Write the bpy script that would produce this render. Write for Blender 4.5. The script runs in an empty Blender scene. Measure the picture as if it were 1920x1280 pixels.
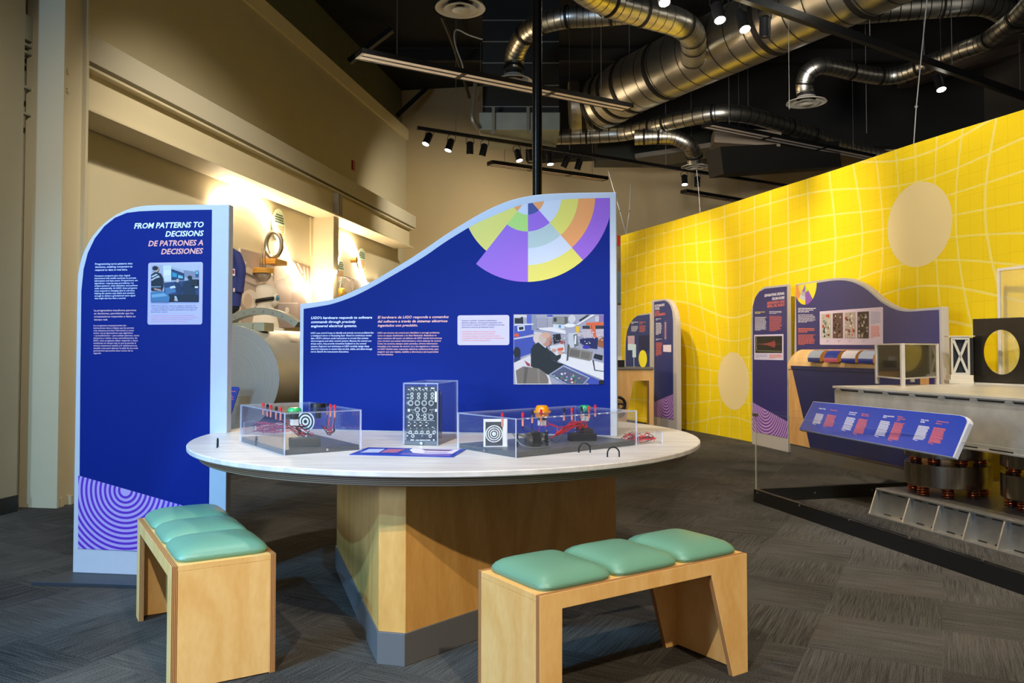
import bpy, math, random
from mathutils import Vector, Matrix
random.seed(7)
S = bpy.context.scene
C = S.collection
# ------------------------------------------------------------------ camera
F, PITCH, EYE, HOR = 1520.0, math.radians(1.74), 1.25, 655.0
CY = HOR - F*math.tan(PITCH)
cd = bpy.data.cameras.new('camera'); cam = bpy.data.objects.new('camera', cd); C.objects.link(cam)
cam.location = (0, 0, EYE); cam.rotation_euler = (math.pi/2+PITCH, 0, 0)
cd.sensor_width = 36; cd.lens = 36*F/1920; cd.shift_y = (CY-640)/1920
cd.clip_start = .05; cd.clip_end = 100
S.camera = cam
# ------------------------------------------------------------------ view, world
S.view_settings.view_transform = 'Standard'; S.view_settings.look = 'None'
S.view_settings.exposure = 0.9; S.view_settings.gamma = 1.0; S.view_settings.use_curve_mapping = False
W = bpy.data.worlds.new('world'); S.world = W; W.use_nodes = True
W.node_tree.nodes['Background'].inputs[0].default_value = (1.0, .93, .82, 1)
W.node_tree.nodes['Background'].inputs[1].default_value = .14
# ------------------------------------------------------------------ lamps (ceiling lamps and daylight of the room, unseen uplights for the ducts)
def lamp(kind, loc, aim, power, color=(1, .86, .66), size=.12, angle=50, blend=.6, sy=None):
    d = bpy.data.lights.new('lamp', kind); d.energy = power; d.color = color
    if kind == 'SPOT': d.spot_size = math.radians(angle); d.spot_blend = blend; d.shadow_soft_size = size
    elif kind == 'AREA':
        d.size = size
        if sy: d.shape = 'RECTANGLE'; d.size_y = sy
    else: d.shadow_soft_size = size
    o = bpy.data.objects.new('lamp', d); C.objects.link(o); o.location = loc
    o.rotation_euler = (Vector(aim)-Vector(loc)).to_track_quat('-Z', 'Y').to_euler()
    return o
WARM = (1, .85, .63); NEUT = (1, .94, .86); COOL = (.20, .58, 1.0)
# spots over the camera's shoulder that light the table, the benches and the signs
lamp('SPOT', (1.5, -.9, 4.4), (.55, 2.7, .1), 360, WARM, .05, 56, .6)
lamp('SPOT', (-.9, -.3, 4.3), (.15, 3.1, .2), 300, (1, .88, .70), .03, 46, .35)
lamp('SPOT', (-3.4, .2, 4.0), (-2.0, 4.3, .9), 420, COOL, .04, 62, .5)
lamp('SPOT', (-3.9, .9, 3.0), (-1.15, 3.7, .4), 240, COOL, .03, 28, .3)
lamp('AREA', (-5.0, -1.7, 2.3), (-.6, 3.8, .4), 190, (.40, .64, 1), 1.3, sy=1.5)
# table top from above
lamp('SPOT', (-.4, 3.4, 4.9), (-.3, 4.1, .8), 150, NEUT, .08, 56, .8)
lamp('SPOT', (1.6, 3.0, 4.8), (2.9, 5.2, .4), 260, WARM, .08, 70, .8)
# yellow wall
lamp('SPOT', (.9, 7.2, 5.0), (3.2, 10.6, 1.9), 560, WARM, .08, 62, .9)
lamp('SPOT', (1.0, 10.7, 4.3), (2.7, 13.2, 1.5), 230, WARM, .08, 60, .9)
lamp('SPOT', (1.8, 4.6, 5.0), (4.2, 8.0, 1.6), 330, WARM, .08, 66, .9)
# optics exhibit
lamp('SPOT', (2.4, 3.4, 4.9), (3.4, 5.6, .7), 330, NEUT, .06, 54, .8)
# left wall
lamp('SPOT', (-.6, 6.0, 5.2), (-3.6, 9.5, 1.2), 430, (1, .9, .74), .1, 72, .9)
lamp('SPOT', (-1.2, 2.2, 5.0), (-3.6, 6.2, .9), 290, (1, .92, .8), .1, 64, .9)
lamp('SPOT', (.0, 12.7, 4.6), (-1.5, 16.5, 3.0), 330, (1, .9, .72), .1, 86, .9)
lamp('SPOT', (1.2, 13.6, 4.1), (1.8, 16.0, 3.6), 40, NEUT, .1, 100, .9)
# ceiling ducts, lit from below by unseen uplights without fixtures
lamp('SPOT', (1.2, 6.0, 3.4), (3.3, 10.8, 5.3), 420, NEUT, .25, 56, .9)
lamp('SPOT', (3.0, 5.0, 3.6), (4.6, 9.5, 5.2), 200, NEUT, .25, 60, .9)
lamp('SPOT', (-2.2, 7.0, 3.2), (1.6, 12.5, 5.3), 90, (1, .9, .75), .25, 44, 1)

# ------------------------------------------------------------------ geometry of the photograph -> points in the room
def ray(px, py):
    a = (px-960)/F; b = -(py-CY)/F
    return Vector((a, math.cos(PITCH)-b*math.sin(PITCH), math.sin(PITCH)+b*math.cos(PITCH)))
EYEP = Vector((0, 0, EYE))
def onz(px, py, z): r = ray(px, py); return EYEP + r*((z-EYE)/r.z)
def aty(px, py, y): r = ray(px, py); return EYEP + r*(y/r.y)
WN = Vector((.9854, -.1702, 0)); WU = Vector((.1702, .9854, 0)); W0 = Vector((-4.04, 6.48, 0))
def wall_pt(s, o, z): return W0 + WU*s + WN*o + Vector((0, 0, z))
def on_wall(px, py, o=0):
    r = ray(px, py); return EYEP + r*((W0+WN*o-EYEP).dot(WN)/r.dot(WN))
WROT = math.atan2(WU.y, WU.x)

# ------------------------------------------------------------------ materials
def lin(c):
    if isinstance(c, str):
        c = c.lstrip('#'); c = tuple(int(c[i:i+2], 16)/255 for i in (0, 2, 4))
    return tuple(((v+.055)/1.055)**2.4 if v > .04045 else v/12.92 for v in c)+(1,)
MATS = {}
def mat(color, rough=.5, metal=0, spec=.5, noise=0, nscale=20, bump=0, bscale=80, coat=0, stretch=None, name=None):
    key = (color, rough, metal, spec, noise, nscale, bump, bscale, coat, stretch)
    if key in MATS: return MATS[key]
    m = bpy.data.materials.new(name or 'finish'); m.use_nodes = True; MATS[key] = m
    nt = m.node_tree; b = nt.nodes['Principled BSDF']; L = nt.links
    b.inputs['Base Color'].default_value = lin(color); b.inputs['Roughness'].default_value = rough
    b.inputs['Metallic'].default_value = metal; b.inputs['Specular IOR Level'].default_value = spec
    b.inputs['Coat Weight'].default_value = coat
    if noise or bump:
        tc = nt.nodes.new('ShaderNodeTexCoord'); v = tc.outputs['Object']
        if stretch:
            mp = nt.nodes.new('ShaderNodeMapping'); mp.inputs['Scale'].default_value = stretch
            L.new(v, mp.inputs[0]); v = mp.outputs[0]
        n = nt.nodes.new('ShaderNodeTexNoise'); n.inputs['Scale'].default_value = nscale; n.inputs['Detail'].default_value = 6
        L.new(v, n.inputs['Vector'])
        if noise:
            hs = nt.nodes.new('ShaderNodeHueSaturation'); hs.inputs['Color'].default_value = lin(color)
            mr = nt.nodes.new('ShaderNodeMapRange'); mr.inputs[1].default_value = .25; mr.inputs[2].default_value = .75
            mr.inputs[3].default_value = 1-noise; mr.inputs[4].default_value = 1+noise
            L.new(n.outputs[0], mr.inputs[0]); L.new(mr.outputs[0], hs.inputs['Value']); L.new(hs.outputs[0], b.inputs['Base Color'])
        if bump:
            n2 = nt.nodes.new('ShaderNodeTexNoise'); n2.inputs['Scale'].default_value = bscale; n2.inputs['Detail'].default_value = 3
            L.new(v, n2.inputs['Vector'])
            bp = nt.nodes.new('ShaderNodeBump'); bp.inputs['Strength'].default_value = bump; bp.inputs['Distance'].default_value = .004
            L.new(n2.outputs[0], bp.inputs['Height']); L.new(bp.outputs[0], b.inputs['Normal'])
    return m
def emit(color, strength):
    key = ('e', color, strength)
    if key in MATS: return MATS[key]
    m = bpy.data.materials.new('glow'); m.use_nodes = True; MATS[key] = m
    b = m.node_tree.nodes['Principled BSDF']; b.inputs['Base Color'].default_value = lin(color)
    b.inputs['Emission Color'].default_value = lin(color); b.inputs['Emission Strength'].default_value = strength
    return m
def clear(tint, alpha, rough=.03, name='acrylic', gl=1.0):
    m = bpy.data.materials.new(name); m.use_nodes = True; nt = m.node_tree; L = nt.links
    for n in list(nt.nodes): nt.nodes.remove(n)
    out = nt.nodes.new('ShaderNodeOutputMaterial'); tr = nt.nodes.new('ShaderNodeBsdfTransparent')
    df = nt.nodes.new('ShaderNodeBsdfDiffuse'); df.inputs[0].default_value = lin(tint)
    g = nt.nodes.new('ShaderNodeBsdfGlossy'); g.inputs['Roughness'].default_value = rough
    fr = nt.nodes.new('ShaderNodeLayerWeight'); fr.inputs[0].default_value = .5; pw = nt.nodes.new('ShaderNodeMath'); pw.operation = 'POWER'; pw.inputs[1].default_value = 4.5; L.new(fr.outputs['Facing'], pw.inputs[0])
    mu = nt.nodes.new('ShaderNodeMath'); mu.operation = 'MULTIPLY_ADD'; mu.inputs[1].default_value = .75*gl; mu.inputs[2].default_value = .03*gl; L.new(pw.outputs[0], mu.inputs[0])
    a = nt.nodes.new('ShaderNodeMixShader'); a.inputs[0].default_value = alpha
    b = nt.nodes.new('ShaderNodeMixShader')
    L.new(tr.outputs[0], a.inputs[1]); L.new(df.outputs[0], a.inputs[2])
    L.new(mu.outputs[0], b.inputs[0]); L.new(a.outputs[0], b.inputs[1]); L.new(g.outputs[0], b.inputs[2]); L.new(b.outputs[0], out.inputs[0])
    return m
def wood(base, dark, name='birch', scale=3.0, stretch=(1, 1, .12), rough=.45):
    m = bpy.data.materials.new(name); m.use_nodes = True; nt = m.node_tree; L = nt.links; b = nt.nodes['Principled BSDF']
    tc = nt.nodes.new('ShaderNodeTexCoord'); mp = nt.nodes.new('ShaderNodeMapping'); mp.inputs['Scale'].default_value = stretch
    L.new(tc.outputs['Object'], mp.inputs[0])
    n = nt.nodes.new('ShaderNodeTexNoise'); n.inputs['Scale'].default_value = scale; n.inputs['Detail'].default_value = 3; n.inputs['Distortion'].default_value = 1.6
    L.new(mp.outputs[0], n.inputs['Vector'])
    w = nt.nodes.new('ShaderNodeMath'); w.operation = 'MULTIPLY'; w.inputs[1].default_value = 26; L.new(n.outputs[0], w.inputs[0])
    s = nt.nodes.new('ShaderNodeMath'); s.operation = 'SINE'; L.new(w.outputs[0], s.inputs[0])
    n2 = nt.nodes.new('ShaderNodeTexNoise'); n2.inputs['Scale'].default_value = 60; mp2 = nt.nodes.new('ShaderNodeMapping'); mp2.inputs['Scale'].default_value = stretch
    L.new(tc.outputs['Object'], mp2.inputs[0]); L.new(mp2.outputs[0], n2.inputs['Vector'])
    mr = nt.nodes.new('ShaderNodeMapRange'); mr.inputs[1].default_value = -1; mr.inputs[2].default_value = 1; mr.inputs[3].default_value = 0; mr.inputs[4].default_value = .35
    L.new(s.outputs[0], mr.inputs[0])
    ad = nt.nodes.new('ShaderNodeMath'); ad.operation = 'MULTIPLY_ADD'; ad.inputs[1].default_value = .55; L.new(n2.outputs[0], ad.inputs[0]); L.new(mr.outputs[0], ad.inputs[2])
    cr = nt.nodes.new('ShaderNodeValToRGB'); cr.color_ramp.elements[0].color = lin(base); cr.color_ramp.elements[1].color = lin(dark)
    cr.color_ramp.elements[0].position = .1; cr.color_ramp.elements[1].position = .95
    L.new(ad.outputs[0], cr.inputs[0]); L.new(cr.outputs[0], b.inputs['Base Color']); b.inputs['Roughness'].default_value = rough
    return m
def layered(cols, axis, pitch, name='plywood_edge'):
    m = bpy.data.materials.new(name); m.use_nodes = True; nt = m.node_tree; L = nt.links; b = nt.nodes['Principled BSDF']
    tc = nt.nodes.new('ShaderNodeTexCoord'); sp = nt.nodes.new('ShaderNodeSeparateXYZ'); L.new(tc.outputs['Object'], sp.inputs[0])
    mu = nt.nodes.new('ShaderNodeMath'); mu.operation = 'MULTIPLY'; mu.inputs[1].default_value = 6.2832/pitch; L.new(sp.outputs[axis], mu.inputs[0])
    n = nt.nodes.new('ShaderNodeTexNoise'); n.inputs['Scale'].default_value = 9; L.new(tc.outputs['Object'], n.inputs['Vector'])
    ad = nt.nodes.new('ShaderNodeMath'); ad.operation = 'MULTIPLY_ADD'; ad.inputs[1].default_value = 1.2; L.new(n.outputs[0], ad.inputs[0]); L.new(mu.outputs[0], ad.inputs[2])
    s = nt.nodes.new('ShaderNodeMath'); s.operation = 'SINE'; L.new(ad.outputs[0], s.inputs[0])
    mr = nt.nodes.new('ShaderNodeMapRange'); mr.inputs[1].default_value = -1; L.new(s.outputs[0], mr.inputs[0])
    cr = nt.nodes.new('ShaderNodeValToRGB'); cr.color_ramp.elements[0].color = lin(cols[0]); cr.color_ramp.elements[1].color = lin(cols[1])
    cr.color_ramp.elements[0].position = .35; cr.color_ramp.elements[1].position = .65
    L.new(mr.outputs[0], cr.inputs[0]); L.new(cr.outputs[0], b.inputs['Base Color']); b.inputs['Roughness'].default_value = .6
    return m
BLACK = mat('#0c0c0d', .45); BLACKM = mat('#161617', .35, .3); WHITE = mat('#dcdce0', .5); STEEL = mat('#b4b2ac', .28, 1, noise=.08, nscale=8)
ALU = mat('#cfcbc4', .42, .55, noise=.12, nscale=6); SCREW = mat('#d8d8d8', .25, 1)
FRAME = mat('#b9bec8', .5, noise=.02); FRAMEW = mat('#b9b3ad', .5)
ACRYL = clear('#cfe0ff', .018); ACEDGE = clear('#dfe8ff', .55, .1, 'acrylic_edge')
BIRCH = wood('#f6c982', '#e2a757', stretch=(1, 1, .4), scale=2.2); BIRCHP = wood('#d8bd98', '#b99c7c', 'pale_birch', 1.6); PLY = layered(('#c99358', '#7d4a22'), 0, .006)
PLYZ = layered(('#9c8468', '#4d3b2a'), 2, .007); PLYY = layered(('#c99358', '#7d4a22'), 1, .006)
RED = mat('#c81a24', .35); REDW = mat('#c01828', .4); BLKW = mat('#101012', .4); PINK = mat('#ea9078', .4)
COPPER = mat('#a04a22', .3, 1)

# ------------------------------------------------------------------ mesh building
class MB:
    def __init__(s): s.v = []; s.f = []; s.m = []; s.M = Matrix.Identity(4); s.k = 0
    def add(s, vs, fs, k=None):
        b = len(s.v); s.v += [s.M @ Vector(p) for p in vs]
        s.f += [tuple(b+i for i in f) for f in fs]; s.m += [s.k if k is None else k]*len(fs); return s
    def box(s, lo, hi, k=None):
        (a, b, c), (d, e, f) = lo, hi
        return s.add([(a, b, c), (d, b, c), (d, e, c), (a, e, c), (a, b, f), (d, b, f), (d, e, f), (a, e, f)],
                     [(0, 3, 2, 1), (4, 5, 6, 7), (0, 1, 5, 4), (1, 2, 6, 5), (2, 3, 7, 6), (3, 0, 4, 7)], k)
    def bar(s, a, b, w, h, k=None, up=Vector((0, 0, 1))):
        a = Vector(a); b = Vector(b); d = (b-a).normalized(); x = d.cross(up)
        if x.length < 1e-4: x = Vector((1, 0, 0))
        x.normalize(); y = x.cross(d); x = x*w/2; y = y*h/2
        vs = [a-x-y, a+x-y, a+x+y, a-x+y, b-x-y, b+x-y, b+x+y, b-x+y]
        return s.add(vs, [(0, 3, 2, 1), (4, 5, 6, 7), (0, 1, 5, 4), (1, 2, 6, 5), (2, 3, 7, 6), (3, 0, 4, 7)], k)
    def prism(s, poly, y0, y1, k=None, ke=None, plane='xz'):
        """poly in x,z; extruded along y from y0 (front) to y1"""
        n = len(poly); T = (lambda p, y: (p[0], y, p[1])) if plane == 'xz' else (lambda p, y: (p[0], p[1], y)) if plane == 'xy' else (lambda p, y: (y, p[0], p[1]))
        vs = [T(p, y0) for p in poly]+[T(p, y1) for p in poly]
        s.add(vs, [tuple(range(n)), tuple(range(2*n-1, n-1, -1))], k)
        b = len(s.v)-2*n
        s.f += [(b+i, b+n+i, b+n+(i+1) % n, b+(i+1) % n) for i in range(n)]; s.m += [(ke if ke is not None else (s.k if k is None else k))]*n
        return s
    def lathe(s, prof, seg=32, k=None, c=(0, 0, 0), ang=2*math.pi):
        n = len(prof); vs = []; fs = []
        for i in range(seg):
            t = 2*math.pi*i/seg
            vs += [(c[0]+r*math.cos(t), c[1]+r*math.sin(t), c[2]+z) for r, z in prof]
        for i in range(seg):
            j = (i+1) % seg
            fs += [(i*n+q, j*n+q, j*n+q+1, i*n+q+1) for q in range(n-1)]
        return s.add(vs, fs, k)
    def cyl(s, a, b, r, seg=16, k=None, r2=None, caps=True):
        return s.tube([a, b], [r, r if r2 is None else r2], seg, k, caps)
    def tube(s, pts, r, seg=8, k=None, caps=True):
        pts = [Vector(p) for p in pts]; n = len(pts); R = r if isinstance(r, (list, tuple)) else [r]*n
        vs = []; fs = []; prev = None
        for i, p in enumerate(pts):
            d = (pts[min(i+1, n-1)]-pts[max(i-1, 0)]).normalized()
            if prev is None:
                u = d.orthogonal().normalized()
            else:
                u = prev-d*prev.dot(d); u = u.normalized() if u.length > 1e-6 else d.orthogonal().normalized()
            prev = u; w = d.cross(u)
            vs += [p+(u*math.cos(2*math.pi*j/seg)+w*math.sin(2*math.pi*j/seg))*R[i] for j in range(seg)]
        for i in range(n-1):
            fs += [(i*seg+j, i*seg+(j+1) % seg, (i+1)*seg+(j+1) % seg, (i+1)*seg+j) for j in range(seg)]
        if caps: fs += [tuple(range(seg-1, -1, -1)), tuple((n-1)*seg+j for j in range(seg))]
        return s.add(vs, fs, k)
    def ball(s, c, r, seg=16, k=None, sc=(1, 1, 1)):
        rings = seg//2; vs = []; fs = []
        for i in range(rings+1):
            t = math.pi*i/rings
            vs += [(c[0]+r*sc[0]*math.sin(t)*math.cos(2*math.pi*j/seg), c[1]+r*sc[1]*math.sin(t)*math.sin(2*math.pi*j/seg), c[2]+r*sc[2]*math.cos(t)) for j in range(seg)]
        for i in range(rings):
            fs += [(i*seg+j, (i+1)*seg+j, (i+1)*seg+(j+1) % seg, i*seg+(j+1) % seg) for j in range(seg)]
        return s.add(vs, fs, k)
    def build(s, name, mats, parent=None, world=False, smooth=False, bevel=0, label=None, kind=None, cat=None, group=None, loc=None, segs=2):
        me = bpy.data.meshes.new(name)
        vs = s.v
        if parent is not None and world:
            Mi = ROOTM[parent.name].inverted(); vs = [Mi @ p for p in vs]
        if parent is None:
            if loc is None and vs:
                xs = [p.x for p in vs]; ys = [p.y for p in vs]; zs = [p.z for p in vs]
                loc = Vector(((min(xs)+max(xs))/2, (min(ys)+max(ys))/2, min(zs)))
            loc = Vector(loc); vs = [p-loc for p in vs]
        me.from_pydata([tuple(p) for p in vs], [], s.f); me.validate()
        if not isinstance(mats, (list, tuple)): mats = [mats]
        for m in mats: me.materials.append(m)
        if len(me.polygons) == len(s.m): me.polygons.foreach_set('material_index', s.m)
        if smooth:
            me.polygons.foreach_set('use_smooth', [True]*len(me.polygons)); me.set_sharp_from_angle(angle=math.radians(38))
        me.update()
        o = bpy.data.objects.new(name, me); C.objects.link(o)
        if bevel:
            b = o.modifiers.new('bevel', 'BEVEL'); b.width = bevel; b.segments = segs; b.limit_method = 'ANGLE'; b.angle_limit = math.radians(40)
        if parent is not None:
            o.parent = parent; ROOTM[o.name] = ROOTM[parent.name]
        else: o.location = loc; ROOTM[o.name] = Matrix.Translation(loc)
        if label: o['label'] = label
        if cat: o['category'] = cat
        if kind: o['kind'] = kind
        if group: o['group'] = group
        return o
ROOTM = {}
def thing(name, label, cat, loc=(0, 0, 0), rz=0, group=None):
    o = bpy.data.objects.new(name, None); C.objects.link(o); o.location = loc; o.rotation_euler = (0, 0, rz)
    o.empty_display_size = .1
    o['label'] = label; o['category'] = cat
    if group: o['group'] = group
    ROOTM[o.name] = Matrix.Translation(Vector(loc)) @ Matrix.Rotation(rz, 4, 'Z')
    return o
def copy_tree(o, loc, rz, label):
    r = o.copy(); C.objects.link(r); r.location = loc; r.rotation_euler = (0, 0, rz); r['label'] = label
    ROOTM[r.name] = Matrix.Translation(Vector(loc)) @ Matrix.Rotation(rz, 4, 'Z')
    for c in [q for q in bpy.data.objects if q.parent == o]:
        d = c.copy(); C.objects.link(d); d.parent = r
        for g in [q for q in bpy.data.objects if q.parent == c]:
            h = g.copy(); C.objects.link(h); h.parent = d
    return r
def spline(pts, n=8):
    """Catmull-Rom through the points"""
    P = [Vector(p) for p in pts]; P = [P[0]*2-P[1]]+P+[P[-1]*2-P[-2]]; out = []
    for i in range(1, len(P)-2):
        a, b, c, d = P[i-1:i+3]
        for j in range(n):
            t = j/n; out.append(.5*((2*b)+(c-a)*t+(2*a-5*b+4*c-d)*t*t+(3*b-a-3*c+d)*t**3))
    out.append(P[-2]); return out
def clip(poly, conv):
    """Sutherland-Hodgman against a convex polygon"""
    ar = sum(conv[i][0]*conv[(i+1) % len(conv)][1]-conv[(i+1) % len(conv)][0]*conv[i][1] for i in range(len(conv)))
    if ar < 0: conv = conv[::-1]
    out = poly
    for i in range(len(conv)):
        a = conv[i]; b = conv[(i+1) % len(conv)]; inp = out; out = []
        if not inp: return []
        side = lambda p: (b[0]-a[0])*(p[1]-a[1])-(b[1]-a[1])*(p[0]-a[0])
        for j in range(len(inp)):
            p = inp[j]; q = inp[(j+1) % len(inp)]; sp_, sq = side(p), side(q)
            if sp_ >= 0: out.append(p)
            if (sp_ >= 0) != (sq >= 0):
                t = sp_/(sp_-sq); out.append((p[0]+(q[0]-p[0])*t, p[1]+(q[1]-p[1])*t))
    return out
_tc = {}
def glyphs(s, bold=0, shear=0):
    key = (s, bold, shear)
    if key in _tc: return _tc[key]
    cu = bpy.data.curves.new('t', 'FONT'); cu.body = s; cu.offset = bold; cu.shear = shear; cu.resolution_u = 2; cu.size = 1
    o = bpy.data.objects.new('t', cu); C.objects.link(o)
    dg = bpy.context.evaluated_depsgraph_get(); me = bpy.data.meshes.new_from_object(o.evaluated_get(dg))
    vs = [(v.co.x, v.co.y) for v in me.vertices]; fs = [tuple(p.vertices) for p in me.polygons]
    bpy.data.objects.remove(o); bpy.data.curves.remove(cu); bpy.data.meshes.remove(me)
    x0 = min([v[0] for v in vs] or [0]); w = max([v[0] for v in vs] or [1])-x0
    _tc[key] = (vs, fs, x0, w); return _tc[key]
class Sheet:
    """prints on the local plane (x, z) of a thing, facing local -y, laid out from pixels"""
    def __init__(s, root, y, M=None):
        s.root = root; s.y = y; s.M = M or ROOTM[root.name]; s.Mi = s.M.inverted()
    def uv(s, px, py):
        o = s.Mi @ EYEP; d = s.Mi.to_3x3() @ ray(px, py); t = (s.y-o.y)/d.y; p = o+d*t; return (p.x, p.z)
    def poly(s, mb, pts, lift, k=None, px=True):
        if px: pts = [s.uv(*p) for p in pts]
        if len(pts) < 3: return
        mb.add([(p[0], s.y-lift, p[1]) for p in pts], [tuple(range(len(pts)))], k)
    def rect(s, mb, x0, y0, x1, y1, lift, k=None, rad=0):
        a = s.uv(x0, y1); b = s.uv(x1, y0); s.lrect(mb, a[0], a[1], b[0], b[1], lift, k, rad)
    def lrect(s, mb, x0, z0, x1, z1, lift, k=None, rad=0):
        if not rad: pts = [(x0, z0), (x1, z0), (x1, z1), (x0, z1)]
        else:
            pts = []
            for cx, cz, a0 in ((x1-rad, z0+rad, -90), (x1-rad, z1-rad, 0), (x0+rad, z1-rad, 90), (x0+rad, z0+rad, 180)):
                pts += [(cx+rad*math.cos(math.radians(a0+i*22.5)), cz+rad*math.sin(math.radians(a0+i*22.5))) for i in range(5)]
        s.poly(mb, pts, lift, k, False)
    def text(s, mb, line, x0, y, cap, x1=None, lift=.002, align='l', bold=.012, shear=0, k=None):
        """cap: capital height in pixels; x1: right end in pixels (fits the width)"""
        if not line.strip(): return
        vs, fs, g0, gw = glyphs(line, bold, shear)
        a = s.uv(x0, y); c = s.uv(x0, y-cap); h = (c[1]-a[1])/.70
        sx = h
        if x1 is not None: sx = abs(s.uv(x1, y)[0]-a[0])/gw
        off = a[0]-(g0*sx) if align == 'l' else a[0]-(g0+gw)*sx
        slope = 0
        if x1 is not None and align == 'l': pass
        mb.add([(off+v[0]*sx, s.y-lift, a[1]+v[1]*h) for v in vs], fs, k)
    def block(s, mb, lines, x0, y, pitch, cap, widest, lift=.002, align='l', bold=.012, shear=0, k=None):
        g = [glyphs(l, bold, shear)[3] for l in lines]; mx = max(g)
        for i, l in enumerate(lines):
            w = widest*g[i]/mx; yy = y+i*pitch
            s.text(mb, l, x0, yy, cap, x0+w if align == 'l' else x0-w, lift, align, bold, shear, k)
    def bars(s, mb, x0, y0, x1, y1, n, lift=.002, k=None, fill=.55, seed=0):
        """rows of tiny unreadable words"""
        rnd = random.Random(seed)
        for i in range(n):
            ya = y0+(y1-y0)*i/n; yb = ya+(y1-y0)/n*fill; xe = x1-(x1-x0)*rnd.random()*.22
            if i == n-1: xe = x0+(x1-x0)*rnd.uniform(.3, .7)
            x = x0
            while x < xe:
                w = (x1-x0)*rnd.uniform(.08, .2); s.rect(mb, x, ya, min(x+w, xe), yb, lift, k); x += w+(x1-x0)*.02
def Z(ox, oy, sc): return lambda *p: [(ox+a/sc, oy+b/sc) for a, b in p]
def ell(cx, cy, rx, ry, n=16, a0=0): return [(cx+rx*math.cos(2*math.pi*i/n+a0), cy+ry*math.sin(2*math.pi*i/n+a0)) for i in range(n)]
def paint(sheet, name, parent, items, step=.0003, base=.003, label=None, rough=.5, dim=1):
    """a printed picture made of coloured shapes"""
    mb = MB(); ms = []; idx = {}
    for i, (c, pts) in enumerate(items):
        if c not in idx: idx[c] = len(ms); ms.append(mat(tuple(int(c[j:j+2], 16)/255*dim for j in (1, 3, 5)), rough, spec=.3))
        sheet.poly(mb, pts, base+i*step, idx[c])
    return mb.build(name, ms, parent, label=label)
# ================================================================== the room
def struct(mb, name, m, **kw): return mb.build(name, m, kind='structure', **kw)
def carpet():
    m = bpy.data.materials.new('carpet_tiles'); m.use_nodes = True; nt = m.node_tree; L = nt.links; b = nt.nodes['Principled BSDF']
    N = nt.nodes.new
    def math_(op, a, c=None, d=None):
        n = N('ShaderNodeMath'); n.operation = op
        for i, q in enumerate((a, c, d)):
            if q is None: continue
            if isinstance(q, (int, float)): n.inputs[i].default_value = q
            else: L.new(q, n.inputs[i])
        return n.outputs[0]
    tc = N('ShaderNodeTexCoord'); mp = N('ShaderNodeMapping'); mp.inputs['Rotation'].default_value = (0, 0, math.radians(28)); mp.inputs['Scale'].default_value = (2, 2, 2)
    L.new(tc.outputs['Object'], mp.inputs[0]); sp = N('ShaderNodeSeparateXYZ'); L.new(mp.outputs[0], sp.inputs[0])
    fx = math_('FLOOR', sp.outputs[0]); fy = math_('FLOOR', sp.outputs[1])
    par = math_('MODULO', math_('ABSOLUTE', math_('ADD', fx, fy)), 2.0)
    cm = N('ShaderNodeCombineXYZ'); L.new(fx, cm.inputs[0]); L.new(fy, cm.inputs[1])
    wn = N('ShaderNodeTexWhiteNoise'); wn.noise_dimensions = '3D'; L.new(cm.outputs[0], wn.inputs['Vector'])
    def streak(sc):
        q = N('ShaderNodeMapping'); q.inputs['Scale'].default_value = sc; L.new(mp.outputs[0], q.inputs[0])
        ad = N('ShaderNodeVectorMath'); ad.operation = 'ADD'; L.new(q.outputs[0], ad.inputs[0]); L.new(wn.outputs['Color'], ad.inputs[1])
        n = N('ShaderNodeTexNoise'); n.inputs['Scale'].default_value = 3; n.inputs['Detail'].default_value = 5; n.inputs['Roughness'].default_value = .6
        L.new(ad.outputs[0], n.inputs['Vector']); return n.outputs[0]
    a = streak((.7, 34, 1)); c = streak((34, .7, 1))
    mix = N('ShaderNodeMix'); mix.data_type = 'FLOAT'; L.new(par, mix.inputs[0]); L.new(a, mix.inputs[2]); L.new(c, mix.inputs[3])
    big = N('ShaderNodeTexNoise'); big.inputs['Scale'].default_value = 1.6; L.new(tc.outputs['Object'], big.inputs['Vector'])
    fine = N('ShaderNodeTexNoise'); fine.inputs['Scale'].default_value = 190; fine.inputs['Detail'].default_value = 2; L.new(tc.outputs['Object'], fine.inputs['Vector'])
    v = math_('ADD', math_('MULTIPLY', mix.outputs[0], 1.25), math_('MULTIPLY', wn.outputs[0], .16))
    v = math_('ADD', v, math_('MULTIPLY', fine.outputs[0], 1.05)); v = math_('ADD', v, math_('MULTIPLY', big.outputs[0], .5))
    cr = N('ShaderNodeValToRGB'); e = cr.color_ramp.elements; e[0].position = .38; e[1].position = .62
    e[0].color = lin('#121212'); e[1].color = lin('#64605a'); L.new(math_('DIVIDE', v, 2.96), cr.inputs[0])
    L.new(cr.outputs[0], b.inputs['Base Color']); b.inputs['Roughness'].default_value = .95; b.inputs['Specular IOR Level'].default_value = .15
    bp = N('ShaderNodeBump'); bp.inputs['Strength'].default_value = .6; bp.inputs['Distance'].default_value = .006
    L.new(math_('ADD', mix.outputs[0], fine.outputs[0]), bp.inputs['Height']); L.new(bp.outputs[0], b.inputs['Normal'])
    return m
m = MB(); m.box((-9, -4, -.1), (9, 19, 0)); struct(m, 'floor', carpet())
m = MB(); m.box((-9, -4, 6.72), (9, 19, 6.85)); struct(m, 'ceiling', mat('#0b0a09', .9))
BEIGE = mat('#bbb193', .75, noise=.03, nscale=1.5, bump=.15, bscale=60)
CREAM = mat('#c8bc9c', .6, noise=.02, nscale=2)
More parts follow.
